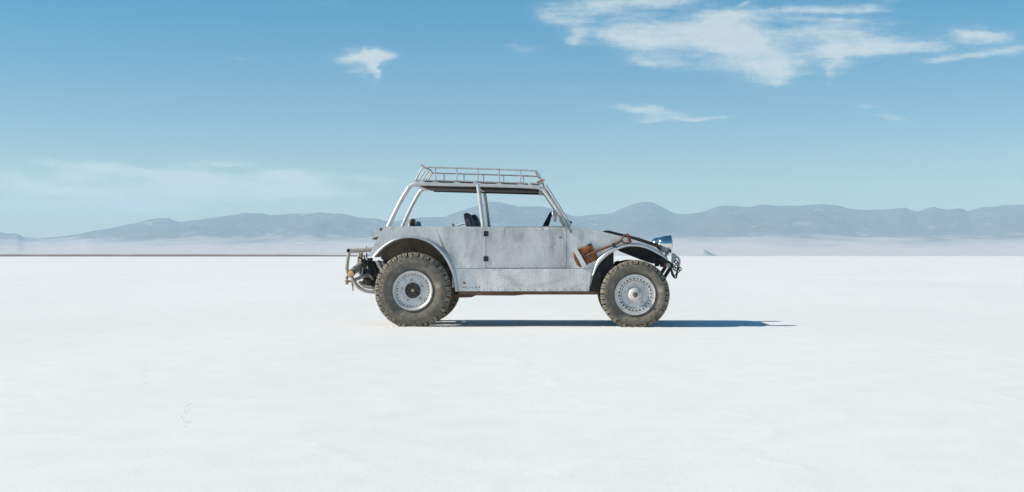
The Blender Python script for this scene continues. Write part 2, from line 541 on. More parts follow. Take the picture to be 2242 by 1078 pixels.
obj('paint_patch', bm, M['white'], doors[0])


# ---- fender flares with their inner liners
def flare_bm(bm, outer, inner, yb, yl):
    A = [P(a, b, BODY_Y) for a, b in outer]
    B = [P(a, b, BODY_Y) for a, b in inner]
    A = smooth_path(A, 4); B = smooth_path(B, 4)
    rows = []
    for a, b in zip(A, B):
        d = b - a
        sec = [(-0.08, yb + 0.004), (0.0, yb - 0.004), (0.12, yb - 0.5 * (yb - yl)), (0.38, yl + 0.004), (0.62, yl), (0.86, yl + 0.004), (1.0, yl + 0.014), (0.99, yl + 0.034), (0.93, yl + 0.034)]
        rows.append([bm.verts.new((a.x + d.x * s, y, a.z + d.z * s)) for s, y in sec])
    for i in range(len(rows) - 1):
        for k in range(len(rows[i]) - 1):
            bm.faces.new((rows[i][k], rows[i + 1][k], rows[i + 1][k + 1], rows[i][k + 1]))
    return B


def liner_bm(bm, inner, y0, y1, grow=0.004):
    B = smooth_path([P(a, b, BODY_Y) for a, b in inner], 4)
    cx = sum(p.x for p in B) / len(B); cz = sum(p.z for p in B) / len(B)
    rows = []
    for p in B:
        d = Vector((p.x - cx, 0, p.z - cz)).normalized() * grow
        rows.append([bm.verts.new((p.x + d.x, y, p.z + d.z)) for y in (y0, y0 + (y1 - y0) * .5, y1)])
    for i in range(len(rows) - 1):
        for k in range(2):
            bm.faces.new((rows[i][k], rows[i + 1][k], rows[i + 1][k + 1], rows[i][k + 1]))
    return B


def build_rear_flare(bm):
    flare_bm(bm, R_OUT, R_IN, BODY_Y, 0.066)


def build_front_flare(bm):
    flare_bm(bm, F_OUT, F_IN, BODY_Y, 0.058)


def build_rear_liner(bm):
    B = liner_bm(bm, R_IN, 0.10, 0.50)
    # inner wall of the wheelhouse
    pts = [Vector((p.x, 0.50, p.z)) for p in B]
    lo = min(p.z for p in pts)
    vs = [bm.verts.new(p) for p in pts] 
    a = P(852, 584, BODY_Y); b = P(826, 569.5, BODY_Y)
    vs.append(bm.verts.new((pts[-1].x - .1, 0.50, pts[-1].z)))
    vs.append(bm.verts.new((a.x, 0.50, a.z)))
    vs.append(bm.verts.new((b.x, 0.50, b.z)))
    f = bm.faces.new(vs)
    bmesh.ops.triangulate(bm, faces=[f])


def build_rear_seam(bm):
    # folded stiffener strip inside the arch
    for (a, b) in (((883.5, 524.5), (893, 553)), ((890.5, 524.0), (900, 553))):
        p, q = P(a[0], a[1], BODY_Y), P(b[0], b[1], BODY_Y)
        tube(bm, [(p.x, 0.485, p.z), (q.x, 0.485, q.z)], 0.006, 6)
    p, q = P(887, 524.2, BODY_Y), P(896.5, 553, BODY_Y)
    for t in (0.3, 0.55, 0.8):
        c = p.lerp(q, t)
        ball(bm, (c.x, 0.49, c.z), 0.006, sub=1)


def build_front_liner(bm):
    liner_bm(bm, F_IN[3:], 0.10, 0.26)


for name, fb, lb in (('fender_flare', build_rear_flare, build_rear_liner), ('fender_flare', build_front_flare, build_front_liner)):
    fl = both(name, fb, M['flare'], car, 60)
    for i, o in enumerate(fl):
        bm = bmesh.new()
        lb(bm)
        if i:
            mirror(bm)
        obj('arch_liner', bm, M['liner'] if fb is build_rear_flare else M['black'], o, 60)
        if fb is build_rear_flare:
            bm = bmesh.new()
            build_rear_seam(bm)
            if i:
                mirror(bm)
            obj('liner_stiffener', bm, M['liner'], o)


# ---- wheels
def tyre_bm(R, rr, wd, zc, nlug, seed):
    bm = bmesh.new()
    k = R / 0.42
    prof = [(rr - 0.004, 0.058), (rr + 0.001, 0.040), (rr + 0.008, 0.031), (rr + 0.016, 0.027), (rr + 0.020, 0.028), (rr + 0.024, 0.0245), (rr + 0.045 * k, 0.014), (rr + 0.068 * k, 0.005), (rr + 0.092 * k, 0.0), (rr + 0.112 * k, 0.002), (R - 0.055, 0.010), (R - 0.048, 0.015),
            (R - 0.044, 0.021), (R - 0.034, 0.028), (R - 0.020, 0.042), (R - 0.014, 0.066)]
    full = prof + [(r, wd - y) for r, y in reversed(prof)]
    lathe(bm, full, seg=120, closed=True)
    inner = [(rr - 0.004, 0.045), (rr - 0.004, wd - 0.045)]
    bm.faces.ensure_lookup_table()
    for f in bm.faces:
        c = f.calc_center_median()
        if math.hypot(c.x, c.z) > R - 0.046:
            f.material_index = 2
    n_carcass = len(bm.faces)
    rnd = random.Random(seed)
    pitch = 2 * PI / nlug

    def lug(a0, a1, sections):
        """sections: (r_top, y) pairs swept over the angle a0..a1 down into the carcass."""
        out = []
        for a in (a0, a1):
            row = []
            for r, y, skew in sections:
                t = a + skew * pitch
                row.append(bm.verts.new((r * math.cos(t), y, r * math.sin(t))))
            out.append(row)
        n = len(sections)
        for i in range(n - 1):
            bm.faces.new((out[0][i], out[0][i + 1], out[1][i + 1], out[1][i]))
        bm.faces.new(out[0][::-1]); bm.faces.new(out[1])
        bm.faces.new((out[0][0], out[1][0], out[1][n - 1], out[0][n - 1]))
    for i in range(nlug):
        a = i * pitch
        for side in (0, 1):
            o = 0.5 * side
            Y = (lambda y: y) if side == 0 else (lambda y: wd - y)
            low = R - (0.052 if i % 2 == 0 else 0.041)
            # shoulder block wraps over onto the sidewall
            s = [(R - 0.03, Y(0.085), .12), (R, Y(0.080), .12), (R + 0.0005, Y(0.045), .05), (R - 0.004, Y(0.032), 0), (R - 0.016, Y(0.019), 0), (low, Y(0.0085), 0), (low - .004, Y(0.018), 0)]
            if i % 2:
                lug(a + (o + .0) * pitch, a + (o + .36) * pitch, s)
                s2 = [(r - (.005 if q in (3, 4, 5) else 0), y, k_) for q, (r, y, k_) in enumerate(s)]
                lug(a + (o + .44) * pitch, a + (o + .82) * pitch, s2)
            else:
                lug(a + (o + .0) * pitch, a + (o + .72) * pitch, s)
            # second row
            s = [(R - 0.03, Y(wd * .5 - .006), .3), (R + .001, Y(wd * .5 - .006), .3), (R + .001, Y(0.092), .1), (R - 0.03, Y(0.092), .1)]
            lug(a + (o + .35) * pitch, a + (o + .95) * pitch, s)
            # small sidewall bars
            for q in (0.10, 0.42):
                s = [(R - 0.058, Y(0.0115), 0), (R - 0.058, Y(0.0045), 0), (R - 0.070, Y(0.0012), 0), (R - 0.071, Y(0.006), 0)]
                lug(a + (o + q) * pitch, a + (o + q + .2) * pitch, s)
    bm.faces.ensure_lookup_table()
    for f in bm.faces[n_carcass:]:
        f.material_index = 1
    # worn raised marks moulded round the sidewall, too rubbed down to read
    for start in (200, 20):
        for j in range(11):
            if j in (5,):
                continue
            t0 = math.radians(start + j * 4.6)
            r0 = rr + 0.074 * k
            wv = math.radians(rnd.uniform(1.0, 2.4))
            for (ra, rb) in ((r0, r0 + .006), (r0 + .022, r0 + .028), (r0 + .006, r0 + .022)):
                ww = wv if rb - ra < .01 else wv * .35
                vs = []
                for (r, t) in ((ra, t0), (rb, t0), (rb, t0 + ww), (ra, t0 + ww)):
                    vs.append((r * math.cos(t), r * math.sin(t)))
                A = [bm.verts.new((x, -0.0005, z)) for x, z in vs]
                B = [bm.verts.new((x, 0.006, z)) for x, z in vs]
                bm.faces.new(A)
                for q in range(4):
                    bm.faces.new((A[q], B[q], B[(q + 1) % 4], A[(q + 1) % 4]))
    # the weight of the car flattens the foot of the tyre
    for v in bm.verts:
        if v.co.z < -zc + 0.03:
            d = min(1.0, (-zc + 0.03 - v.co.z) / 0.05)
            if v.co.y < wd / 2:
                v.co.y -= 0.006 * d
            else:
                v.co.y += 0.006 * d
        if v.co.z < -zc + 0.001:
            v.co.z = -zc + 0.001
    return bm


def make_wheel(center, R, rr, wd, front):
    zc = center.z
    bm = bmesh.new()
    if front:
        prof = [(rr - .004, .046), (rr, .032), (rr - .001, .022), (rr - .006, .017), (rr - .012, .018), (rr - .018, .021), (rr - .022, .024), (rr - .027, .022), (rr - .045, .024), (rr - .068, .030),
                (rr - .073, .040), (rr - .078, .042), (rr - .105, .043), (0.094, .043), (0.093, .066), (0.0005, .066)]
    else:
        prof = [(rr - .004, .046), (rr, .032), (rr - .001, .022), (rr - .006, .017), (rr - .013, .018), (rr - .018, .022), (rr - .022, .026), (rr - .028, .030), (rr - .036, .046), (rr - .042, .050),
                (rr - .062, .051), (rr - .066, .047), (0.100, .046), (0.085, .048), (0.0005, .05)]
    rings = lathe(bm, prof, seg=72)
    back = [(rr - .004, .046), (rr - .02, .07), (rr - .03, wd - .06), (rr - .003, wd - .045), (rr, wd - .02), (rr - .01, wd - .012), (rr - .03, wd - .06)]
    lathe(bm, back, seg=48, closed=True)
    lathe(bm, [(0.16, .08), (0.16, wd * .7), (0.0005, wd * .7)], seg=32)
    wheel = obj('wheel', bm, M['rimpaint'], car, 28)
    wheel.location = center
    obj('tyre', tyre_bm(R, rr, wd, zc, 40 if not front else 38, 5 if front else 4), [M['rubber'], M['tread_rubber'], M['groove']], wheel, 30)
    # ring of bolts
    bm = bmesh.new()
    n = 32 if not front else 28
    rb = rr - .050 if not front else rr - .052
    rnd = random.Random(11 if front else 12)
    for i in range(n):
        t = 2 * PI * (i + .3) / n
        y = .051 if not front else .026
        r = .0102 * rnd.uniform(.8, 1.1)
        lathe(bm, [(r, y + .004), (r, y - .004), (r * .6, y - .0055), (.0003, y - .0055)], seg=8, center=(rb * math.cos(t), 0, rb * math.sin(t)))
    if front:
        lathe(bm, [(rr - .0715, .034), (rr - .0755, .034)], seg=64, closed=True)
    else:
        lathe(bm, [(rr - .0365, .0452), (rr - .0385, .0462)], seg=64, closed=True)
    obj('bolt_ring', bm, M['bolt'], wheel)
    for i in range(5):
        bm = bmesh.new()
        t = PI / 2 + .12 + 2 * PI * i / 5 + (0 if front else .02)
        rl = .112 if front else .117
        y = .043 if front else .047
        c = (rl * math.cos(t), 0, rl * math.sin(t))
        if front:
            lathe(bm, [(.011, y + .004), (.011, y - .004), (.007, y - .010), (.0003, y - .010)], seg=6, center=c)
        else:
            lathe(bm, [(.0125, y + .004), (.0125, y - .003), (.008, y - .003), (.007, y + .001), (.0003, y + .001)], seg=12, center=c)
        obj('wheel_nut', bm, M['castalu'] if front else M['bolt'], wheel)
    bm = bmesh.new()
    if front:
        lathe(bm, [(.078, .064), (.078, .034), (.074, .025), (.058, .010), (.040, .002), (.022, -.002)], seg=40)
        obj('hub_cap', bm, M['rimpaint'], wheel)
        bm = bmesh.new()
        lathe(bm, [(.027, .002), (.027, -.006), (.023, -.010), (.014, -.012), (.012, -.022), (.008, -.024), (.0003, -.024)], seg=18)
        obj('centre_nut', bm, M['rust'], wheel)
    else:
        lathe(bm, [(.086, .050), (.086, .040), (.080, .038), (.078, .044), (.03, .042), (.0004, .042)], seg=40)
        obj('hub_plate', bm, M['hubdark'], wheel)
        bm = bmesh.new()
        for i in range(9):
            t = 2 * PI * i / 9 + .2
            d = Vector((math.cos(t), 0, math.sin(t)))
            tube(bm, [d * .02 + Vector((0, .038, 0)), d * .076 + Vector((0, .041, 0))], [.004, .007], 6)
        obj('hub_fin', bm, M['black'], wheel)
        bm = bmesh.new()
        lathe(bm, [(.020, .044), (.020, .032), (.012, .030), (.012, .022), (.0003, .022)], seg=8)
        obj('centre_nut', bm, M['brass'], wheel)
    # the opposite wheel
    far = wheel.copy()
    COL.objects.link(far)
    wheel.name = 'wheel'
    far.location = (center.x, W - center.y, center.z)
    far.rotation_euler = (0, 0, PI)
    for ch in list(wheel.children):
        c = ch.copy()
        COL.objects.link(c)
        c.parent = far
    return wheel


cr = P(903.2, 636.7, 0.02); cr.y = 0
cf = P(1390.6, 645.6, 0.02); cf.y = 0
make_wheel(cr, 0.420, 0.2225, 0.25, False)
make_wheel(cf, 0.377, 0.2250, 0.20, True)

# ---- running gear
bm = bmesh.new()
tube(bm, [(cr.x, .16, cr.z), (cr.x, W - .16, cr.z)], .035, 12)
ball(bm, (cr.x, W / 2, cr.z), .14, (1.3, 1, .9), 3)
for yy in (.34, W - .34):
    tube(bm, [(cr.x, yy, cr.z - .02), (cr.x + .45, yy + .03, cr.z + .05)], .03, 10)
    tube(bm, [(cr.x - .03, yy - .03, cr.z - .03), (cr.x - .10, yy, cr.z + .42)], .028, 10)
obj('rear_axle', bm, M['engine'], car)
bm = bmesh.new()
tube(bm, [(cf.x, .14, cf.z), (cf.x, W - .14, cf.z)], .032, 12)
for yy in (.30, W - .30):
    tube(bm, [(cf.x, yy, cf.z - .02), (cf.x - .42, yy + .03, cf.z + .02)], .028, 10)
    tube(bm, [(cf.x - .02, yy, cf.z), (cf.x - .16, yy, cf.z + .36)], .03, 10)
    a = Vector((cf.x - .19, yy - .04, cf.z + .30))
    a.z -= .05
    tube(bm, smooth_path([a, a + Vector((.04, 0, .06)), a + Vector((.10, 0, .055)), a + Vector((.15, 0, .0))], 5), .009, 8)
obj('front_axle', bm, M['black'], car)

# ---- roll cage
yr0, yb0 = 0.20, 0.135    # roof rail and foot of the pillars, measured across


def cage_side(bm):
    pts = [P(848, 500, yb0), P(873.6, 447.6, .165), P(892.5, 415.5, .19), P(899, 408, yr0), P(908.5, 403.2, yr0), P(921, 402.6, yr0), P(960, 404, yr0), P(1050, 406, yr0), P(1120, 408, yr0),
           P(1166, 409.6, yr0), P(1180, 411.2, yr0), P(1188.5, 415.5, yr0), P(1196, 424, .19), P(1224, 465, .16), P(1247, 500, yb0)]
    sm = []
    seq = smooth_path(pts, 5)
    a_, b_ = P(921, 402, yr0).x, P(1166, 409, yr0).x
    tube(bm, seq, [.0235 - .0045 * max(0, min(1, (p.x - a_) / .12)) * max(0, min(1, (b_ - p.x) / .12)) for p in seq], 14)


cage = both('roll_cage', cage_side, M['tube'], car, 60)
mids = both('middle_pillar', lambda bm: tube(bm, [P(1046.5, 404, yr0), P(1052, 447, .17), P(1058.3, 502, yb0)], 0.0225, 14), M['tube'], car, 60)
for (px, py) in ((913, 405.5), (1047.5, 408), (1184, 414)):
    bm = bmesh.new()
    p = P(px, py, yr0)
    tube(bm, [p, (p.x, W - yr0, p.z)], 0.021, 12)
    obj('cross_tube', bm, M['tube'], cage[0], 60)

bm = bmesh.new()     # roof sheet with its wavy upper swage
n = 90
a, b = P(926, 403.5, yr0), P(1182, 410.5, yr0)
tops, bots = [], []
for i in range(n + 1):
    t = i / n
    x = a.x + (b.x - a.x) * t
    z = a.z + (b.z - a.z) * t
    h = 0.017 + 0.016 * math.cos((x - a.x - .14) / 0.236 * 2 * PI)
    tops.append([bm.verts.new((x, y, z + h + (.02 if .3 < y < W - .3 else 0))) for y in (yr0 - .012, .28, W - .28, W - yr0 + .012)])
    bots.append([bm.verts.new((x, y, z + .006)) for y in (yr0 - .012, .28, W - .28, W - yr0 + .012)])
for i in range(n):
    for k in range(3):
        bm.faces.new((tops[i][k], tops[i + 1][k], tops[i + 1][k + 1], tops[i][k + 1]))
        bm.faces.new((bots[i][k], bots[i][k + 1], bots[i + 1][k + 1], bots[i + 1][k]))
    bm.faces.new((tops[i][0], bots[i][0], bots[i + 1][0], tops[i + 1][0]))
    bm.faces.new((tops[i][3], tops[i + 1][3], bots[i + 1][3], bots[i][3]))
for row_t, row_b in ((tops[0], bots[0]), (tops[-1], bots[-1])):
    for k in range(3):
        bm.faces.new((row_t[k], row_t[k + 1], row_b[k + 1], row_b[k]))
roof = obj('roof', bm, M['alu'], car, 40)
bm = bmesh.new()
plate(bm, [(924, 404.6), (1180, 411.2), (1180, 414.6), (924, 408.4)], .25, W - .25, at=yr0)
obj('roof_lining', bm, M['lining'], roof)
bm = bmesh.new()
plate(bm, [(926, 394.9), (1180, 402.6), (1180, 405.6), (926, 398.2)], .235, W - .235, at=yr0)  # dark board added to give the swage valleys their shadowed tone
obj('roof_shade_board', bm, M['hubdark'], roof)
for yy in (.27, W - .27):
    bm = bmesh.new()
    p, q = P(930, 406.5, yr0), P(1180, 413, yr0)
    tube(bm, [(p.x, yy, p.z - .01), (q.x, yy, q.z - .012)], .014, 8)
    obj('lining_batten', bm, M['black'], roof)
bm = bmesh.new()
p = P(1184.5, 423, .45)
box(bm, p, (.048, .11, .05), bev=.008)
tube(bm, [p, p + Vector((0, 0, .05))], .008, 8)
obj('cabin_lamp', bm, M['greybox'], car)

# ---- roof rack
yk0, yk1 = 0.215, W - 0.205
bm = bmesh.new()


def ymir(v):
    return Vector((v.x, W - v.y, v.z))


topn = [P(909.3, 395, yk0), P(919, 377, yk0), P(925, 368.2, yk0), P(932, 366.6, yk0), P(960, 367.4, yk0), P(1046, 369.8, yk0), P(1120, 372.2, yk0), P(1166, 374, yk0), P(1174, 375.4, yk0), P(1179, 381, yk0), P(1189.6, 402, yk0)]
sm = smooth_path(topn, 4)
tube(bm, sm, .0085, 8)
tube(bm, [ymir(v) for v in sm], .0085, 8)
low = [P(909.3, 395, yk0), P(953, 395.4, yk0), P(1046, 398, yk0), P(1189.6, 402.6, yk0)]
tube(bm, low, .0085, 8)
tube(bm, [ymir(v) for v in low], .0085, 8)
# rear bow and front bow
a = P(927, 366.8, yk0)
bow = smooth_path([a, Vector((a.x + .012, .45, a.z + .006)), Vector((a.x + .016, W / 2, a.z + .008)), Vector((a.x + .012, W - .45, a.z + .006)), ymir(a)], 5)
tube(bm, bow, .0085, 8)
for q in ((909.3, 395), (1189, 402), (1173, 375.2)):
    p = P(q[0], q[1], yk0)
    tube(bm, [p, ymir(p)], .0085, 8)
rack = obj('roof_rack', bm, M['rack'], car, 60)
for px in (953.4, 1000, 1046, 1093, 1139.5):
    for far in (0, 1):
        bm = bmesh.new()
        i = (px - 932) / 240
        p, q = P(px, 366.8 + 8 * i, yk0), P(px, 395.2 + 7 * (px - 953) / 240, yk0)
        if far:
            p, q = ymir(p), ymir(q)
        tube(bm, [p, q], .0075, 8)
        obj('rack_post', bm, M['rack'], rack, 60)
bm = bmesh.new()
for k in range(1, 4):
    yy = yk0 + (yk1 - yk0) * k / 4
    p, q = P(926, 367, yk0), P(909.3, 395, yk0)
    tube(bm, [(p.x + .013, yy, p.z), (q.x, yy, q.z)], .0065, 8)
for k in range(12):
    p = P(925 + k * 22, 394.9 + 7 * k / 11.5, yk0)
    tube(bm, [(p.x, yk0, p.z), (p.x, yk1, p.z)], .006, 6)
obj('rack_floor_bar', bm, M['rack'], rack, 60)
for px in (925, 1040, 1160):
    bm = bmesh.new()
    p = P(px, 397.4 + 6 * (px - 925) / 240, yk0 - .01)
    box(bm, p, (.05 if px < 1000 else .035, .014, .032), bev=.003)
    obj('rack_bracket', bm, M['alu'], rack)
    bm = bmesh.new()
    box(bm, ymir(p), (.05, .014, .032), bev=.003)
    obj('rack_bracket', bm, M['alu'], rack)
bm = bmesh.new()
plate(bm, [(920.6, 357), (922.4, 358.5), (933, 366.2), (925.5, 368.2), (923.6, 366)], yk0 - .004, yk0 + .05, at=yk0)
obj('rack_hook', bm, M['rack'], rack)
bm = bmesh.new()
tube(bm, [P(1175.5, 399.6, yk0 - .012), P(1184, 396.6, yk0 - .014), P(1192.3, 393.4, yk0 - .01)], [.011, .013, .009], 10)
obj('wooden_peg', bm, M['peg'], rack)

# ---- windscreen
bm = bmesh.new()
wa, wb = P(1195.8, 407, .165), P(1247.5, 490, .13)
tube(bm, [wa, wb], .0125, 10)
tube(bm, [ymir(wa), ymir(wb)], .0125, 10)
tube(bm, [wa, ymir(wa)], .0125, 10)
tube(bm, [wb, ymir(wb)], .0125, 10)
ws = obj('windscreen_frame', bm, M['tube'], car, 60)
bm = bmesh.new()
vs = []
for off in (0, .005):
    vs.append([bm.verts.new(v + Vector((off, 0, 0))) for v in (wa, wb, ymir(wb), ymir(wa))])
A, B = vs
bm.faces.new(A); bm.faces.new(B[::-1])
for k in range(4):
    bm.faces.new((A[k], B[k], B[(k + 1) % 4], A[(k + 1) % 4]))
obj('windscreen_pane', bm, M['glass'], ws)
bm = bmesh.new()
ball(bm, P(1249.3, 487.6, .15), .017, sub=2)
p = P(1249.3, 487.6, .15)
tube(bm, [p, p + Vector((-.04, .25, .03))], .006, 6)
obj('wiper', bm, M['black'], ws)

# ---- door mirror on its rod
bm = bmesh.new()
tube(bm, [P(1219, 468.5, .085), P(1233, 486, .085), P(1250.6, 507.5, .095)], .0085, 8)
ball(bm, P(1250.8, 507.6, .098), .013, (1, .8, 1.3))
rod = obj('mirror_arm', bm, M['dusty'], car)
bm = bmesh.new()
c = P(1214.2, 473.4, .085)
rings = lathe(bm, [(.0005, -.016), (.035, -.014), (.058, -.006), (.066, .004), (.064, .010), (.0005, .009)], seg=32, axis='x')
mt = Matrix.Translation(c) @ Matrix.Rotation(math.radians(-14), 4, 'Z') @ Matrix.Rotation(math.radians(-6), 4, 'Y') @ Matrix.Rotation(PI, 4, 'Z')
bmesh.ops.transform(bm, matrix=mt, verts=bm.verts[:])
obj('mirror', bm, M['castalu'], rod, 40)
bm = bmesh.new()
tube(bm, smooth_path([P(1228, 478, .14), P(1226, 484, .14), P(1229, 488, .14), P(1232, 493, .14), P(1237, 497.5, .14)], 5), .0045, 6)
obj('loose_cable', bm, M['black'], car)

# ---- seats, wheel, dashboard
def seat(cx, cy, y0, y1, name):
    bm = bmesh.new()
    prof = [(0, 0), (7, -2.4), (13, 0), (17, 8), (26.5, 31), (30, 90), (-2, 90), (8, 31), (1, 10)]
    pts = [P(cx + a, cy + b, y0) for a, b in prof]
    N = 8
    rows = []
    for k in range(N + 1):
        t = k / N
        s = 1 - .22 * abs(2 * t - 1) ** 4
        cxm = sum(p.x for p in pts) / len(pts); czm = min(p.z for p in pts)
        rows.append([bm.verts.new((cxm + (p.x - cxm) * (1 - .3 * abs(2 * t - 1) ** 4), y0 + (y1 - y0) * t, czm + (p.z - czm) * (1 - .05 * abs(2 * t - 1) ** 3))) for p in pts])
    n = len(pts)
    for k in range(N):
        for i in range(n):
            bm.faces.new((rows[k][i], rows[k][(i + 1) % n], rows[k + 1][(i + 1) % n], rows[k + 1][i]))
    bm.faces.new(rows[0][::-1]); bm.faces.new(rows[-1])
    s = obj('seat', bm, M['cloth'], car, 50)
    bm = bmesh.new()      # grey side panel of the backrest
    plate(bm, [(cx + 3.5, cy + 12), (cx + 12.5, cy + 11), (cx + 22, cy + 32), (cx + 10, cy + 32)], y0 - .004, y0 + .01)
    obj('side_panel', bm, M['greyvinyl'], s)
    bm = bmesh.new()
    p = P(cx + 30, cy + 100, y0)
    box(bm, (p.x + .22, (y0 + y1) / 2, p.z), (.46, (y1 - y0) * .95, .14), bev=.04)
    obj('cushion', bm, M['cloth'], s, 50)
    return s


seat(1013.5, 467.6, .30, .66, 'seat')
seat(1029, 471.0, .80, 1.16, 'seat')
bm = bmesh.new()
c = P(1192, 497, 1.02)
pts = []
tl = math.atan2(14, 27)
for k in range(32):
    t = 2 * PI * k / 32
    u, v = .175 * math.cos(t), .175 * math.sin(t)
    pts.append(c + Vector((v * math.sin(tl), u, v * math.cos(tl))))
tube(bm, pts, .021, 10, closed=True)
for t in (PI / 2, PI * 7 / 6, PI * 11 / 6):
    tube(bm, [c + Vector((.03, 0, -.015)), c + Vector((.175 * math.sin(t) * math.sin(tl), .175 * math.cos(t), .175 * math.sin(t) * math.cos(tl)))], .014, 8)
tube(bm, [c + Vector((-.01, 0, 0)), c + Vector((.32, 0, -.17))], .022, 10)
obj('steering_wheel', bm, M['cloth'], car, 60)
bm = bmesh.new()
plate(bm, [(1204, 499.5), (1240, 500), (1240, 540), (1222, 540)], .13, W - .13, at=BODY_Y)
obj('dashboard', bm, M['black'], car)
bm = bmesh.new()
tube(bm, [P(1000, 494.4, .5), P(1009, 491.8, .5), P(1021, 489.6, .5)], [.010, .011, .009], 10)
tube(bm, [P(1000, 494.4, .5), P(997, 503, .5)], .008, 8)
obj('belt_stalk', bm, M['white'], car)
bm = bmesh.new()
tube(bm, [P(990.8, 490.3, .5), P(994, 496, .5), P(995, 503, .5)], .008, 8)
obj('lever', bm, M['black'], car)

# ---- headlights
def headlight(bm):
    c = P(1469, 534.8, .25)
    lathe(bm, [(.004, -.160), (.030, -.157), (.055, -.146), (.074, -.126), (.086, -.095), (.093, -.055), (.0955, -.025), (.0975, -.018), (.0995, -.010), (.0985, .001), (.092, .004)], seg=40, axis='x')
    bmesh.ops.transform(bm, matrix=Matrix.Translation(c) @ Matrix.Rotation(math.radians(-3), 4, 'Y') @ Matrix.Rotation(math.radians(3), 4, 'Y'), verts=bm.verts[:])


hl = both('headlight', headlight, M['chrome'], car, 60)
for i, h in enumerate(hl):
    c = P(1469, 534.8, .25)
    bm = bmesh.new()
    lathe(bm, [(.0915, .0), (.07, .010), (.035, .016), (.0005, .018)], seg=32, axis='x', center=c)
    if i:
        mirror(bm)
    obj('lens', bm, M['glass'], h)
    bm = bmesh.new()
    tube(bm, [c + Vector((-.06, 0, -.07)), c + Vector((-.05, .01, -.11)), c + Vector((-.06, .03, -.17))], [.02, .014, .012], 8)
    ball(bm, c + Vector((-.035, -.02, -.105)), .013)
    if i:
        mirror(bm)
    obj('headlight_bracket', bm, M['dusty'], h)

# ---- front bumper hardware
bm = bmesh.new()
p = P(1470.5, 580, .32)
tube(bm, [p, ymir(p)], .022, 12)
tube(bm, [P(1473, 578, .36), P(1452, 612, .36)], .021, 10)
q = P(1473, 578, .36); q2 = P(1452, 612, .36)
tube(bm, [ymir(q), ymir(q2)], .021, 10)
for yy in (.36, W - .36):
    a_, b_ = P(1447, 575, .36), P(1470, 580, .36)
    tube(bm, [(a_.x, yy, a_.z), (b_.x, yy, b_.z)], .018, 8)
bump = obj('front_bumper', bm, M['black'], car, 60)
bm = bmesh.new()
plate(bm, [(1470.5, 555), (1474, 554.2), (1480, 557), (1481.5, 566), (1478.5, 576), (1470.5, 577)], .34, .37)
obj('bumper_plate', bm, M['greybox'], bump)
bm = bmesh.new()
tube(bm, smooth_path([P(1479, 561, .36), P(1484.5, 564.5, .36), P(1487.5, 571, .36), P(1487, 580, .36), P(1484, 587, .36)], 5), [.008 + .006 * math.sin(PI * i / 20) for i in range(21)], 10)
obj('tow_hook', bm, M['castalu'], bump, 60)
bm = bmesh.new()
tube(bm, smooth_path([P(1471, 576, .35), P(1470, 590, .35), P(1471, 600, .35), P(1475, 606.5, .35), P(1479.5, 609, .35), P(1482, 602, .35), P(1481.5, 595, .35)], 5), .0085, 8)
tube(bm, [P(1471.5, 592, .35), P(1476.5, 607, .35)], .007, 6)
tube(bm, [P(1476, 606, .35), P(1482.5, 597, .35)], .007, 6)
rnd = random.Random(21)
pts = [(1480, 574), (1483, 579), (1486, 583), (1484, 588), (1480, 590), (1485, 593), (1489, 589.5), (1483, 597), (1478, 584), (1476, 588)]
for k, (a, b) in enumerate(pts):
    c = P(a, b, .35 + .02 * (k % 3))
    t = rnd.uniform(0, PI)
    ring = [c + Vector((.017 * math.cos(2 * PI * j / 10) * math.cos(t), .014 * math.sin(t + j), .020 * math.sin(2 * PI * j / 10))) for j in range(10)]
    tube(bm, ring, .0065, 6, closed=True)
obj('chain', bm, M['engine'], bump, 60)
both_ind = both('indicator', lambda bm: plate(bm, [(1459, 575.5), (1467, 574.5), (1468, 585), (1460, 585.5), (1458.3, 581)], .24, .31), M['greybox'], car)
both('side_lamp_block', lambda bm: plate(bm, rect(1446, 573.5, 1454, 585), .25, .33), M['black'], car)
both('side_reflector', lambda bm: plate(bm, rect(1454.3, 574.5, 1456.4, 585), .255, .32), M['red'], car)
both('nose_bracket', lambda bm: plate(bm, [(1446, 561), (1461, 569), (1470, 574), (1470, 578), (1456, 576), (1444, 571)], .15, .2, at=BODY_Y), M['black'], car)

# ---- rear end: cage tubes, muffler, engine
ye = 0.34
bm = bmesh.new()
p = P(763.2, 549.2, ye - .02)
# open ended cross tube
seg = 20
ro, ri = .024, .0195
lathe(bm, [(ri, .25), (ri, 0.0), (ro, 0.0), (ro, W - 2 * (ye - .02)), (ri, W - 2 * (ye - .02))], seg=seg, center=(p.x, p.y, p.z), closed=True)
bmesh.ops.holes_fill(bm, edges=[], sides=0)
c1 = [P(766, 549, ye), P(790, 547.6, ye), P(816, 545, ye)]
tube(bm, c1, .019, 12)
tube(bm, [ymir(v) for v in c1], .019, 12)
c2 = smooth_path([P(764.2, 552, ye), P(761, 572, ye), P(759.6, 588, ye), P(763, 600, ye), P(771, 609, ye), P(777, 619, ye), P(786, 630, ye), P(800, 637, ye), P(822, 640.5, ye), P(850, 641, ye)], 5)
tube(bm, c2, .0195, 12)
tube(bm, [ymir(v) for v in c2], .0195, 12)
c3 = [P(792, 553, .62), P(790, 575, .62)]
tube(bm, c3, .017, 10)
guard = obj('engine_guard', bm, M['dusty'], car, 60)
bm = bmesh.new()
lathe(bm, [(.0192, .10), (.0003, .10)], seg=20, center=(p.x, p.y, p.z))
lathe(bm, [(.0195, .002), (.0190, .1)], seg=20, center=(p.x, p.y, p.z), closed=True)
obj('tube_bore', bm, M['black'], guard)

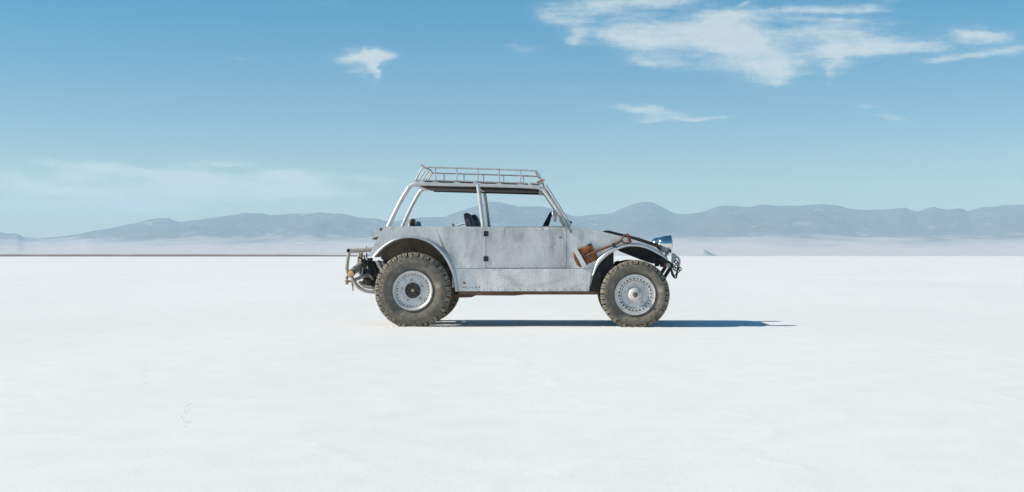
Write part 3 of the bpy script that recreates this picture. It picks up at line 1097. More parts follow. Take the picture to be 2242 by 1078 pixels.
bm = bmesh.new()
a, b = P(770.5, 597.2, .30), P(799, 573, .62)
tube(bm, [a, a.lerp(b, .02), a.lerp(b, .96), b], [.037, .041, .041, .03], 24)
muf = obj('muffler', bm, M['dusty'], car, 40)
bm = bmesh.new()
d = (a - b).normalized()
tube(bm, [a, a + d * .010, a + d * .014], [.041, .041, .036], 24)
obj('muffler_band', bm, M['black'], muf, 40)
bm = bmesh.new()
tube(bm, [a + d * .013, a + d * .021, a + d * .024], [.0335, .0335, .028], 24)
obj('muffler_end', bm, M['tanend'], muf, 40)

bm = bmesh.new()
e1 = smooth_path([P(778, 612.5, .34), P(788, 608.5, .36), P(797, 605, .38), P(806, 602, .42), P(814, 607, .46), P(820, 615, .5)], 5)
tube(bm, e1, .020, 12)
e2 = smooth_path([P(786, 617, .42), P(793, 624, .42), P(803, 628.6, .42), P(815, 630, .42), P(835, 632, .42)], 5)
tube(bm, e2, .019, 12)
obj('exhaust_pipe', bm, M['dusty'], car, 60)

bm = bmesh.new()
rnd = random.Random(9)


def eb(px, py, y, sx, sy, sz, rot=0.0, bev=.012):
    box(bm, P(px, py, y), (sx, sy, sz), Matrix.Rotation(rot, 3, 'Y'), bev)


eb(812, 595, .62, .16, .30, .20, .3)
eb(800, 580, .60, .12, .2, .09, .7)
eb(806, 572, .5, .11, .12, .035, -.55)
eb(818, 618, .62, .16, .3, .12, -.1)
eb(800, 618, .55, .10, .14, .06, -.6)
eb(842, 600, .72, .30, .5, .30, 0, .03)
eb(808, 628, .6, .12, .2, .035, .1)
eb(803, 560.5, .5, .012, .012, .07)
eb(790, 566, .55, .07, .03, .012, .4)
for k in range(5):
    eb(826 + k * 4, 588 + k * 3, .55, .012, .16, .11, .45, .003)
for (a, b) in (((797, 560), (806, 590)), ((806, 565), (808, 590)), ((790, 590), (800, 612)), ((812, 575), (826, 602))):
    p1, p2 = P(a[0], a[1], .44), P(b[0], b[1], .48)
    m_ = p1.lerp(p2, .5) + Vector((rnd.uniform(-.02, .02), -.02, 0))
    tube(bm, smooth_path([p1, m_, p2], 5), .009, 6)
for k in range(16):
    ball(bm, P(rnd.uniform(796, 836), rnd.uniform(576, 622), rnd.uniform(.42, .55)), rnd.uniform(.012, .026), (1, 1, rnd.uniform(.6, 1.3)), 1)
obj('engine', bm, M['engine'], car, 30)
bm = bmesh.new()
tube(bm, [P(826, 571, .40), P(836, 590, .42)], [.026, .030], 12)
obj('intake_pipe', bm, M['castalu'], car, 50)
bm = bmesh.new()
tube(bm, [P(837, 573, .40), P(846, 585, .42)], [.018, .018], 12)
obj('intake_pipe', bm, M['castalu'], car, 50)
bm = bmesh.new()
tube(bm, [P(803.5, 572, .46), P(805, 590, .46)], .010, 10)
tube(bm, [P(794, 586, .44), P(793, 602, .44)], .012, 10)
obj('oil_pipe', bm, M['castalu'], car, 50)

bm = bmesh.new()
c = P(759.5, 607.6, .50)
ball(bm, c, .021, sub=3)
lathe(bm, [(.0003, -.03), (.012, -.03), (.010, -.005), (.010, .0)], seg=14, axis='z', center=c)
lathe(bm, [(.0003, -.052), (.024, -.052), (.024, -.032), (.0003, -.032)], seg=16, axis='z', center=c)
lathe(bm, [(.0003, -.082), (.017, -.082), (.017, -.054), (.0003, -.054)], seg=6, axis='z', center=c)
q = P(760, 616.5, .50)
tube(bm, [q + Vector((-.02, 0, 0)), q + Vector((.09, 0, .0))], .013, 8)
obj('tow_ball', bm, M['brass'], guard, 50)
bm = bmesh.new()
tube(bm, [P(769.5, 612, .46), P(771, 622, .46), P(773, 637, .46)], [.009, .010, .006], 8)
tube(bm, [P(773, 622, .46), P(772.5, 638, .46)], .007, 8)
obj('hitch_pin', bm, M['dusty'], guard)

# engine lid lip and latch at the tail
bm = bmesh.new()
lid = [(808.5, 509), (812, 505.6), (824, 501), (836, 498.2), (838, 500), (829, 516.8), (820, 519.4), (811.8, 522.6), (809.8, 521)]
plate(bm, lid, .30, W - .30, at=.2)
bmesh.ops.bevel(bm, geom=[e for e in bm.edges if abs(e.verts[0].co.y - e.verts[1].co.y) < 1e-4 and len(e.link_faces) == 2 and e.calc_face_angle(0) > 1.2], offset=.006, segments=2, affect='EDGES')
lidm = obj('engine_lid', bm, M['alu'], car, 40)
bm = bmesh.new()
tube(bm, [P(838, 499.5, .22), P(833, 506, .22)], .006, 6)
box(bm, P(834.5, 503, .22), (.03, .02, .03), Matrix.Rotation(.6, 3, 'Y'), .004)
obj('latch', bm, M['hubdark'], lidm)
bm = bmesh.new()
plate(bm, [(811.5, 523), (829.5, 517.2), (828.5, 519), (812, 524.6)], .31, W - .31, at=.2)  # dark strip painted in for the shadow line below the lid
obj('lid_shadow_line', bm, M['bolt'], lidm)
bm = bmesh.new()
plate(bm, rect(801.5, 540, 803, 546), .55, .57)
plate(bm, rect(807, 543, 813, 545), .5, .6)
obj('tail_peg', bm, M['black'], guard)

# strap that holds the shovel, part of the car
bm = bmesh.new()
plate(bm, [(1255.2, 549.4), (1263.6, 544.4), (1284.6, 582), (1275.4, 586)], .070, .0735)
plate(bm, [(1255.2, 549.4), (1263.6, 544.4), (1263, 543.2), (1254.6, 548.2)], .071, BODY_Y)
plate(bm, [(1284.6, 582), (1275.4, 586), (1276, 587.4), (1285.2, 583.4)], .071, BODY_Y)
obj('strap', bm, M['strap'], car)

# ------------------------------------------------------------------ the shovel on the fender
sh = thing('shovel', 'rusty short shovel with a D-shaped grip, strapped to the front side panel of the car', 'shovel')
bm = bmesh.new()
outl = [(1255.6, 557), (1257.5, 552), (1261.5, 548.6), (1278, 540.4), (1293, 533.2), (1295.5, 535), (1297.5, 541), (1303, 553), (1309.5, 565.5), (1309, 567.8), (1294, 575), (1277, 584), (1269.5, 585.4), (1263, 580), (1258, 570)]
cen = P(1283, 560, .09)
ringv = []
for s, y in ((1.0, .098), (.97, .094), (.75, .089), (.4, .086)):
    ring = []
    for a, b in outl:
        p = P(a, b, .09)
        ring.append(bm.verts.new((cen.x + (p.x - cen.x) * s, y, cen.z + (p.z - cen.z) * s)))
    ringv.append(ring)
n = len(outl)
for i in range(3):
    for k in range(n):
        bm.faces.new((ringv[i][k], ringv[i][(k + 1) % n], ringv[i + 1][(k + 1) % n], ringv[i + 1][k]))
bm.faces.new(ringv[-1])
bm.faces.new(ringv[0][::-1])
# rolled step edge at the top of the blade
tube(bm, [P(1293.5, 533.6, .09), P(1298, 543, .089), P(1303, 553, .088), P(1309.4, 566.6, .09)], .006, 8)
obj('blade', bm, M['shovelrust'], sh, 50)
bm = bmesh.new()
tube(bm, [P(1283, 560.5, .085), P(1292, 556.6, .079), P(1301, 552.6, .075), P(1322, 544.6, .072), P(1342, 537, .072)], [.006, .013, .0145, .0135, .0135], 12)
obj('shaft', bm, M['shaft'], sh, 60)
bm = bmesh.new()
tube(bm, [P(1341, 537.4, .072), P(1347, 535, .072)], .0185, 12)
ball(bm, P(1344.5, 538.5, .07), .016)
obj('collar', bm, M['engine'], sh)
bm = bmesh.new()
tube(bm, [P(1346, 535.3, .072), P(1353, 531.6, .072), P(1361.5, 526.6, .072)], [.0145, .0165, .014], 12)
tube(bm, smooth_path([P(1361, 527, .072), P(1362.5, 521, .072), P(1367, 516, .072), P(1373.6, 513.2, .072)], 4), .0085, 8)
tube(bm, smooth_path([P(1361, 527, .072), P(1365.5, 531.4, .072), P(1373, 532.6, .072), P(1380.5, 531, .072)], 4), .0085, 8)
obj('handle_fork', bm, M['shaft'], sh, 60)
bm = bmesh.new()
tube(bm, [P(1373.2, 512, .072), P(1374, 514, .072), P(1380, 530, .072), P(1380.6, 532, .072)], [.012, .0155, .0155, .012], 12)
obj('grip', bm, M['grip'], sh, 60)

# ------------------------------------------------------------------ luggage on the rear deck
bag = thing('cargo_bag', 'small orange, black and cream bag standing on the rear deck behind the side panel', 'bag')
zdeck = P(900, 503, BODY_Y).z
bm = bmesh.new()


def bundle(bm, px0, px1, top, y0, y1, lean=0.0, seed=1, zb=None):
    a, b = P(px0, top, y0), P(px1, top, y0)
    zb = zdeck + .001
    N = 10
    for_r = []
    rnd = random.Random(seed)
    lat, lon = 12, 18
    c = Vector(((a.x + b.x) / 2, (y0 + y1) / 2, (a.z + zb) / 2))
    hx, hy, hz = abs(b.x - a.x) / 2, (y1 - y0) / 2, (a.z - zb) / 2
    q = bmesh.ops.create_uvsphere(bm, u_segments=lon, v_segments=lat, radius=1)
    for v in q['verts']:
        s = v.co.copy()
        e = 0.42
        s = Vector([math.copysign(abs(t) ** e, t) for t in s])
        nn = mnoise.noise(s * 1.7 + Vector((seed, 0, 0))) * .10
        s *= 1 + nn
        v.co = Vector((c.x + s.x * hx + lean * (s.z + 1) * hx, c.y + s.y * hy, max(zb, c.z + s.z * hz)))


bundle(bm, 898, 904.5, 478.8, .55, .85, 0.05, 2)
obj('bag_body', bm, M['cloth'], bag, 60)
bm = bmesh.new()
bundle(bm, 892.5, 897.6, 480.4, .56, .80, 0.35, 5)
obj('bag_back', bm, M['cream'], bag, 60)
bm = bmesh.new()
plate(bm, [(896.8, 481), (899.8, 481.5), (899.2, 487), (896.9, 491), (895.8, 488)], .535, .56)
obj('bag_flap', bm, M['orange'], bag)
roll = thing('folded_tarp', 'dark blue folded tarp peaking over the side panel beside the orange bag', 'tarp')
bm = bmesh.new()
a0 = [P(906, 503, .5), P(911.4, 483.6, .5), P(913.2, 484.4, .5), P(919, 503, .5)]
rows = []
for k in range(9):
    t = k / 8
    yy = .5 + .32 * t
    rows.append([bm.verts.new((p.x + .01 * math.sin(7 * t + i), yy, max(zdeck + .001, p.z - (.012 * math.sin(9 * t) ** 2 if 0 < i < 3 else 0)))) for i, p in enumerate(a0)])
for k in range(8):
    for i in range(4):
        bm.faces.new((rows[k][i], rows[k][(i + 1) % 4], rows[k + 1][(i + 1) % 4], rows[k + 1][i]))
bm.faces.new(rows[0][::-1]); bm.faces.new(rows[-1])
obj('tarp_roll', bm, M['blue'], roll, 40)

# ------------------------------------------------------------------ salt flat
def salt_material():
    m = bpy.data.materials.new('salt_crust')
    m.use_nodes = True
    nt = m.node_tree
    N, L = nt.nodes, nt.links
    b = N['Principled BSDF']
    b.inputs['Roughness'].default_value = 0.75
    b.inputs['Specular IOR Level'].default_value = 0.25
    tc = N.new('ShaderNodeTexCoord')

    def noise(scale, detail, stretch=(1, 1, 1), rough=.55):
        mp = N.new('ShaderNodeMapping'); mp.inputs['Scale'].default_value = stretch
        L.new(tc.outputs['Object'], mp.inputs['Vector'])
        q = N.new('ShaderNodeTexNoise')
        q.inputs['Scale'].default_value = scale; q.inputs['Detail'].default_value = detail; q.inputs['Roughness'].default_value = rough
        L.new(mp.outputs[0], q.inputs['Vector'])
        return q.outputs['Fac']
    big = noise(.22, 5, (1, .45, 1))
    fine = noise(3.2, 8)
    r1 = N.new('ShaderNodeValToRGB')
    r1.color_ramp.elements[0].position = .30; r1.color_ramp.elements[1].position = .70
    r1.color_ramp.elements[0].color = (.79, .78, .76, 1); r1.color_ramp.elements[1].color = (.85, .838, .815, 1)
    L.new(big, r1.inputs[0])
    r2 = N.new('ShaderNodeValToRGB')
    r2.color_ramp.elements[0].position = .25; r2.color_ramp.elements[1].position = .6
    r2.color_ramp.elements[0].color = (.95, .955, .95, 1); r2.color_ramp.elements[1].color = (1, 1, 1, 1)
    L.new(fine, r2.inputs[0])
    mx = N.new('ShaderNodeMix'); mx.data_type = 'RGBA'; mx.blend_type = 'MULTIPLY'; mx.inputs['Factor'].default_value = 1
    L.new(r1.outputs[0], mx.inputs['A']); L.new(r2.outputs[0], mx.inputs['B'])
    L.new(mx.outputs['Result'], b.inputs['Base Color'])
    # soft pan relief plus crystal grain
    rel = noise(1.1, 6, (1, .8, 1))
    bp = N.new('ShaderNodeBump'); bp.inputs['Strength'].default_value = .22; bp.inputs['Distance'].default_value = .03
    L.new(rel, bp.inputs['Height'])
    # faint pressure ridges where the crust dried in plates
    vm = N.new('ShaderNodeMapping'); vm.inputs['Scale'].default_value = (.62, .62, 1)
    wob = N.new('ShaderNodeTexNoise'); wob.inputs['Scale'].default_value = 1.7; wob.inputs['Detail'].default_value = 3
    L.new(tc.outputs['Object'], wob.inputs['Vector'])
    wa_ = N.new('ShaderNodeMix'); wa_.data_type = 'RGBA'; wa_.blend_type = 'ADD'; wa_.inputs['Factor'].default_value = .55
    L.new(tc.outputs['Object'], wa_.inputs['A']); L.new(wob.outputs['Color'], wa_.inputs['B'])
    L.new(wa_.outputs['Result'], vm.inputs['Vector'])
    vo = N.new('ShaderNodeTexVoronoi'); vo.feature = 'DISTANCE_TO_EDGE'; vo.inputs['Scale'].default_value = 1.0
    L.new(vm.outputs[0], vo.inputs['Vector'])
    vr = N.new('ShaderNodeMapRange'); vr.interpolation_type = 'SMOOTHSTEP'; vr.inputs['From Max'].default_value = .06; vr.inputs['To Min'].default_value = 1; vr.inputs['To Max'].default_value = 0
    L.new(vo.outputs['Distance'], vr.inputs['Value'])
    brk = N.new('ShaderNodeMath'); brk.operation = 'MULTIPLY'
    L.new(vr.outputs[0], brk.inputs[0]); L.new(noise(.5, 3), brk.inputs[1])
    bv = N.new('ShaderNodeBump'); bv.inputs['Strength'].default_value = .10; bv.inputs['Distance'].default_value = .02
    L.new(brk.outputs[0], bv.inputs['Height']); L.new(bp.outputs[0], bv.inputs['Normal'])
    gr = noise(38, 4)
    bq = N.new('ShaderNodeBump'); bq.inputs['Strength'].default_value = .2; bq.inputs['Distance'].default_value = .006
    L.new(gr, bq.inputs['Height'])
    L.new(bv.outputs[0], bq.inputs['Normal'])
    L.new(bq.outputs[0], b.inputs['Normal'])
    return m


bm = bmesh.new()
radii = [0, 4, 10, 20, 40, 80, 160, 320, 700, 1500, 3500, 8000, 14500]
seg = 96
prev = None
c0 = bm.verts.new((0, 10, 0))
for r in radii[1:]:
    ring = [bm.verts.new((r * math.cos(2 * PI * k / seg), 10 + r * math.sin(2 * PI * k / seg), 0)) for k in range(seg)]
    for k in range(seg):
        if prev is None:
            bm.faces.new((c0, ring[k], ring[(k + 1) % seg]))
        else:
            bm.faces.new((prev[k], ring[k], ring[(k + 1) % seg], prev[(k + 1) % seg]))
    prev = ring
g = obj('ground', bm, salt_material(), None, 35, recalc=False)
tag(g, kind='structure')

# loose salt crumbs: round the tyres and in two faint scuffs in the open crust
bm = bmesh.new()
rnd = random.Random(31)


def crumb(x, y, r, low=1.0):
    q = bmesh.ops.create_icosphere(bm, subdivisions=1, radius=r)
    k = rnd.uniform(.35, .7) * low
    for v in q['verts']:
        v.co = Vector((x + v.co.x * rnd.uniform(.8, 1.25), y + v.co.y * rnd.uniform(.8, 1.25), v.co.z * k + r * .12))


def on_ground(px, py):
    D = CAM_H * F / (py - HY)
    return ((px - CX) / F * D, D)


for c in (cr, cf):
    for yy, sgn in ((.0, 1), (W, -1)):
        for k in range(70):
            lx = c.x + rnd.gauss(0, .17)
            ly = yy + sgn * (rnd.uniform(-.05, .27) if rnd.random() < .5 else -abs(rnd.gauss(0, .04)))
            crumb(O2[0] + EX[0] * lx + EY[0] * ly, O2[1] + EX[1] * lx + EY[1] * ly, rnd.uniform(.003, .010))
for (px, ya, yb, nn_) in ((316, 796, 850, 30), (407, 862, 938, 36), (158, 790, 828, 12)):
    for k in range(nn_):
        x, y = on_ground(px + rnd.gauss(0, 6), rnd.uniform(ya, yb))
        crumb(x, y, rnd.uniform(.003, .008), .3)
cr_o = obj('salt_crumbs', bm, g.data.materials[0], None, 60)
tag(cr_o, kind='stuff')

# ------------------------------------------------------------------ distant dark mud shore at the left
bm = bmesh.new()
rows = []
DS = 1500.0
n = 160
for i in range(n + 1):
    t = i / n
    px = -900 + 1950 * t
    fade = min(1.0, max(0.0, (1040 - px) / 500))
    h = DS / F * (3.7 * fade * (0.85 + .3 * mnoise.noise(Vector((px * .02, 3, 0))))) + CAM_H * 0.98
    if fade <= 0.02:
        h = .02
    x = (px - CX) / F * DS
    rows.append([bm.verts.new((x, DS + y, z)) for y, z in ((-60, -.02), (-15, h * .75), (0, h), (40, h * .9), (120, -.02))])
for i in range(n):
    for k in range(4):
        bm.faces.new((rows[i][k], rows[i + 1][k], rows[i + 1][k + 1], rows[i][k + 1]))
mud = obj('mud_shore', bm, mat('brown_mud', (.15, .10, .08), (.24, .17, .135), rough=.9, scale=.02), None, 80)
tag(mud, kind='structure')

# ------------------------------------------------------------------ mountains
SKY = [(-1400, 470), (-1200, 480), (-1000, 465), (-800, 478), (-600, 470), (-450, 490), (-300, 484), (-150, 500), (-60, 503), (0, 508), (13, 511), (37, 511), (54, 520), (85, 521), (136, 517.6), (176, 512), (210, 505), (244, 499.6), (278, 492), (305, 487.8), (325, 481), (352, 477.6), (369, 478),
       (393, 487), (434, 481.7), (475, 475), (515, 470.8), (535, 466.4), (573, 467.5), (593, 471.5), (644, 468), (678, 468), (695, 464.7), (719, 466.8), (759, 469), (783, 476.6), (827, 478.6), (843, 484.7), (870, 484), (919, 476.5),
       (971, 475), (990, 469), (1018, 458.7), (1042, 452), (1071, 442), (1094, 443), (1115, 448), (1133, 452), (1188, 452), (1209, 458), (1258, 474.6), (1307, 469.5), (1336, 468), (1360, 457), (1396, 444.6), (1416, 441.7),
       (1430, 443.5), (1447, 452), (1476, 467), (1494, 470), (1535, 465), (1575, 451), (1600, 450.5), (1640, 453.7), (1667, 448), (1700, 450), (1743, 451.3), (1773, 448.8), (1800, 447), (1835, 450), (1855, 456.4), (1888, 460),
       (1938, 458.9), (1981, 454.6), (2008, 463.9), (2043, 453), (2071, 459.6), (2101, 455.6), (2121, 463), (2151, 453.8), (2176, 452.6), (2194, 450), (2242, 447.6), (2330, 442), (2450, 455), (2600, 448), (2800, 462), (3000, 455), (3300, 470), (3700, 465)]


def interp(tab, x):
    if x <= tab[0][0]:
        return tab[0][1]
    for (x0, y0), (x1, y1) in zip(tab, tab[1:]):
        if x <= x1:
            t = (x - x0) / (x1 - x0)
            return y0 + (y1 - y0) * t
    return tab[-1][1]


def ridged(v, oct=5):
    s, a, tot = 0.0, 1.0, 0.0
    for o in range(oct):
        s += a * (1 - abs(mnoise.noise(v)) * 2)
        tot += a
        v = v * 2.03 + Vector((11.3, 7.1, 3.7))
        a *= .5
    return s / tot


bm = bmesh.new()
D0, D1, D2 = 6500.0, 12000.0, 13600.0
NR = 90
cols = []
px = -1400.0
verts = []
while px <= 3700:
    verts.append(px)
    px += 5.0 if -60 < px < 2300 else 20.0
grid = []
for px in verts:
    el = (HY - interp(SKY, px)) / F * min(1.0, (px + 1390) / 500, (3690 - px) / 500)
    el = max(el, .0008)
    foot = 0.0105 + .0045 * max(0, min(1, (px - 700) / 900)) + .0016 * mnoise.noise(Vector((px * .006, 1.3, 0)))   # elevation of the top of the fans
    foot = min(foot, el * .55)
    # ridge line wanders in distance
    Dr = D1 + 900 * mnoise.noise(Vector((px * .004, 9.2, 0)))
    raw = []
    for j in range(NR + 1):
        t = j / NR
        D = D0 + (D2 - D0) * t
        X = (px - CX) / F * D
        s = (D - D0) / (Dr - D0)
        nz = ridged(Vector((X * .00075, D * .00045, 2.2)), 6)
        if s < .5:
            e = foot * (s / .5) ** 1.25
            e *= 1 + .08 * (nz - .5) * (s / .5)
        elif s <= 1:
            q = (s - .5) / .5
            base = foot + (el - foot) * (q ** 1.15)
            amp = (el - foot) * .8 * math.sin(PI * min(1, q * .96 + .02)) ** .8
            e = base + amp * (nz - .62)
        else:
            e = el * max(0.15, 1 - (s - 1) * 4)
        raw.append((X, D, e))
    mx_ = max(r[2] for r in raw)
    row = []
    for (X, D, e) in raw:
        e = min(e, el * (1 - .02)) if e < mx_ else el
        row.append(bm.verts.new((X, D, CAM_H + e * D if e > 0.0005 else e * D - .3)))
    grid.append(row)
for i in range(len(grid) - 1):
    for j in range(NR):
        bm.faces.new((grid[i][j], grid[i + 1][j], grid[i + 1][j + 1], grid[i][j + 1]))


def hill_material():
    m = bpy.data.materials.new('desert_mountain')
    m.use_nodes = True
    nt = m.node_tree
    N, L = nt.nodes, nt.links
    b = N['Principled BSDF']
    b.inputs['Roughness'].default_value = .95
    b.inputs['Specular IOR Level'].default_value = .1
    tc = N.new('ShaderNodeTexCoord')
    sp = N.new('ShaderNodeSeparateXYZ')
    L.new(tc.outputs['Object'], sp.inputs[0])
    nz = N.new('ShaderNodeTexNoise'); nz.inputs['Scale'].default_value = .0022; nz.inputs['Detail'].default_value = 9; nz.inputs['Roughness'].default_value = .62
    mp = N.new('ShaderNodeMapping'); mp.inputs['Scale'].default_value = (1, .6, 3)
    L.new(tc.outputs['Object'], mp.inputs['Vector']); L.new(mp.outputs[0], nz.inputs['Vector'])
    ad = N.new('ShaderNodeMath'); ad.operation = 'MULTIPLY_ADD'; ad.inputs[1].default_value = 240; 
    L.new(nz.outputs['Fac'], ad.inputs[0]); L.new(sp.outputs['Z'], ad.inputs[2])
    mr = N.new('ShaderNodeMapRange'); mr.inputs['From Min'].default_value = 185; mr.inputs['From Max'].default_value = 330
    L.new(ad.outputs[0], mr.inputs['Value'])
    rp = N.new('ShaderNodeValToRGB')
    els = rp.color_ramp.elements
    els[0].position = 0; els[0].color = (.60, .48, .43, 1)
    els[1].position = 1; els[1].color = (.09, .078, .07, 1)
    k = els.new(.42); k.color = (.34, .28, .25, 1)
    k = els.new(.6); k.color = (.13, .11, .10, 1)
    L.new(mr.outputs[0], rp.inputs[0])
    n2 = N.new('ShaderNodeTexNoise'); n2.inputs['Scale'].default_value = .006; n2.inputs['Detail'].default_value = 8; n2.inputs['Roughness'].default_value = .65
    L.new(mp.outputs[0], n2.inputs['Vector'])
    r2 = N.new('ShaderNodeMapRange'); r2.inputs['From Min'].default_value = .57; r2.inputs['From Max'].default_value = .72; r2.inputs['To Max'].default_value = .8
    L.new(n2.outputs['Fac'], r2.inputs['Value'])
    mx = N.new('ShaderNodeMix'); mx.data_type = 'RGBA'; mx.inputs['B'].default_value = (.52, .45, .42, 1)
    L.new(r2.outputs[0], mx.inputs['Factor']); L.new(rp.outputs[0], mx.inputs['A'])
    L.new(mx.outputs['Result'], b.inputs['Base Color'])
    return m


HM = hill_material()
hills = obj('hills', bm, HM, None, 80)
tag(hills, kind='structure')

bm = bmesh.new()     # the lone rocky hill at the foot of the fans
DK = 6200.0
n = 40
rows = []
for i in range(n + 1):
    px = 1508 + 70 * i / n
    top = interp([(1508, 560), (1518, 554), (1527, 549), (1532, 545), (1539, 540.5), (1544, 540.3), (1550, 546), (1560, 553), (1572, 558), (1578, 560.4)], px)
    h = max(0, (HY - top) / F * DK * .72) * (1 + .12 * mnoise.noise(Vector((px * .3, 0, 1))))
    X = (px - CX) / F * DK
    rows.append([bm.verts.new((X + 6 * mnoise.noise(Vector((px * .4, y * .03, 4))), DK + y, z)) for y, z in ((-70, -.3), (-40, h * .4), (-18, h * .8), (0, h), (40, h * .6), (90, -.3))])
for i in range(n):
    for k in range(5):
        bm.faces.new((rows[i][k], rows[i + 1][k], rows[i + 1][k + 1], rows[i][k + 1]))
kn = obj('rocky_hill', bm, mat('grey_rock', (.34, .30, .28), (.46, .41, .38), rough=.95, scale=.02), None, 80)
tag(kn, kind='structure')

# ------------------------------------------------------------------ air
zmax = max(v.co.z for v in hills.data.vertices)
bm = bmesh.new()
bmesh.ops.create_cube(bm, size=1.0)
ylo, yhi = -15000.0, 15000.0
for v in bm.verts:
    v.co = Vector((v.co.x * 34000, (ylo + yhi) / 2 + v.co.y * (yhi - ylo), (zmax + 12) / 2 - .5 + v.co.z * (zmax + 13)))
hm = bpy.data.materials.new('haze_air')
hm.use_nodes = True
nt = hm.node_tree
nt.nodes.clear()
out = nt.nodes.new('ShaderNodeOutputMaterial')
pv = nt.nodes.new('ShaderNodeVolumePrincipled')
HAZE_D = 7.8e-5
pv.inputs['Color'].default_value = (.575, .82, 1.0, 1)
pv.inputs['Density'].default_value = HAZE_D
pv.inputs['Anisotropy'].default_value = 0.0
nt.links.new(pv.outputs[0], out.inputs['Volume'])
hz = obj('haze', bm, hm, None)
tag(hz, kind='stuff')

# ------------------------------------------------------------------ light and sky
SUN_EL = math.radians(35.2)
SUN_DRIFT = math.radians(5.6)     # light travels to the right and a little away from the camera
d = Vector((math.cos(SUN_DRIFT) * math.cos(SUN_EL), math.sin(SUN_DRIFT) * math.cos(SUN_EL), -math.sin(SUN_EL)))
sl = bpy.data.lights.new('sun', 'SUN')
sl.energy = 4.8
sl.angle = math.radians(.53)
sl.color = (1.0, .92, .79)
so = bpy.data.objects.new('sun', sl)
so.rotation_euler = d.to_track_quat('-Z', 'Y').to_euler()
so.location = (-20, 5, 20)
COL.objects.link(so)

w = bpy.data.worlds.new('World')
SC.world = w
w.use_nodes = True
w.cycles.sampling_method = 'MANUAL'
w.cycles.sample_map_resolution = 512
nt = w.node_tree
N, L = nt.nodes, nt.links
bg = N['Background']
WS = 0.084
bg.inputs['Strength'].default_value = WS
sky = N.new('ShaderNodeTexSky')
sky.sky_type = 'NISHITA'
sky.sun_disc = False
sky.sun_elevation = SUN_EL
# azimuth of the sun measured from +Y, clockwise seen from above
sky.sun_rotation = math.atan2(-d.x, -d.y)
sky.altitude = 1300
sky.air_density = 1.0
sky.dust_density = 0.6
sky.ozone_density = 2.0
tint = N.new('ShaderNodeMix'); tint.data_type = 'RGBA'; tint.blend_type = 'MULTIPLY'
tint.inputs['Factor'].default_value = 1.0
L.new(sky.outputs[0], tint.inputs['A'])

tc = N.new('ShaderNodeTexCoord')
sp = N.new('ShaderNodeSeparateXYZ')
L.new(tc.outputs['Generated'], sp.inputs[0])


def mth(op, a, b=None, c=None, clamp=False):
    q = N.new('ShaderNodeMath')
    q.operation = op
    q.use_clamp = clamp
    for i, v in enumerate((a, b, c)):
        if v is None:
            continue
        if isinstance(v, (int, float)):
            q.inputs[i].default_value = v
        else:
            L.new(v, q.inputs[i])
    return q.outputs[0]


# direction of sight as tangents (degrees of arc along the horizon and above it)
el = N.new('ShaderNodeMapRange')
el.inputs['From Min'].default_value = .035; el.inputs['From Max'].default_value = .18
L.new(sp.outputs['Z'], el.inputs['Value'])
tr = N.new('ShaderNodeMix'); tr.data_type = 'RGBA'
tr.inputs['A'].default_value = (.88, .88, .80, 1)
tr.inputs['B'].default_value = (.255, .85, 1.01, 1)
L.new(el.outputs[0], tr.inputs['Factor'])
L.new(tr.outputs['Result'], tint.inputs['B'])
yy = mth('MAXIMUM', sp.outputs['Y'], .05)
U = mth('MULTIPLY_ADD', mth('DIVIDE', sp.outputs['X'], yy), F, CX)
V = mth('MULTIPLY_ADD', mth('DIVIDE', sp.outputs['Z'], yy), -F, HY)
cb = N.new('ShaderNodeCombineXYZ')
L.new(U, cb.inputs[0]); L.new(V, cb.inputs[1])


def vnoise(sx, sy, detail, off, rough=.6, rot=0.0):
    mp = N.new('ShaderNodeMapping')
    mp.inputs['Scale'].default_value = (1 / sx, 1 / sy, 1)
    mp.inputs['Location'].default_value = (off, off * .37, 0)
    mp.inputs['Rotation'].default_value = (0, 0, rot)
    L.new(cb.outputs[0], mp.inputs[0])
    q = N.new('ShaderNodeTexNoise')
    q.noise_dimensions = '2D'
    q.inputs['Scale'].default_value = 1; q.inputs['Detail'].default_value = detail; q.inputs['Roughness'].default_value = rough
    L.new(mp.outputs[0], q.inputs[0])
    return q


wn = vnoise(95, 40, 4, 3.1)
sub = N.new('ShaderNodeVectorMath'); sub.operation = 'SUBTRACT'; sub.inputs[1].default_value = (.5, .5, .5)
L.new(wn.outputs['Color'], sub.inputs[0])
scl = N.new('ShaderNodeVectorMath'); scl.operation = 'MULTIPLY'; scl.inputs[1].default_value = (46, 20, 0)
L.new(sub.outputs[0], scl.inputs[0])
wv = N.new('ShaderNodeVectorMath'); wv.operation = 'ADD'
L.new(cb.outputs[0], wv.inputs[0]); L.new(scl.outputs[0], wv.inputs[1])

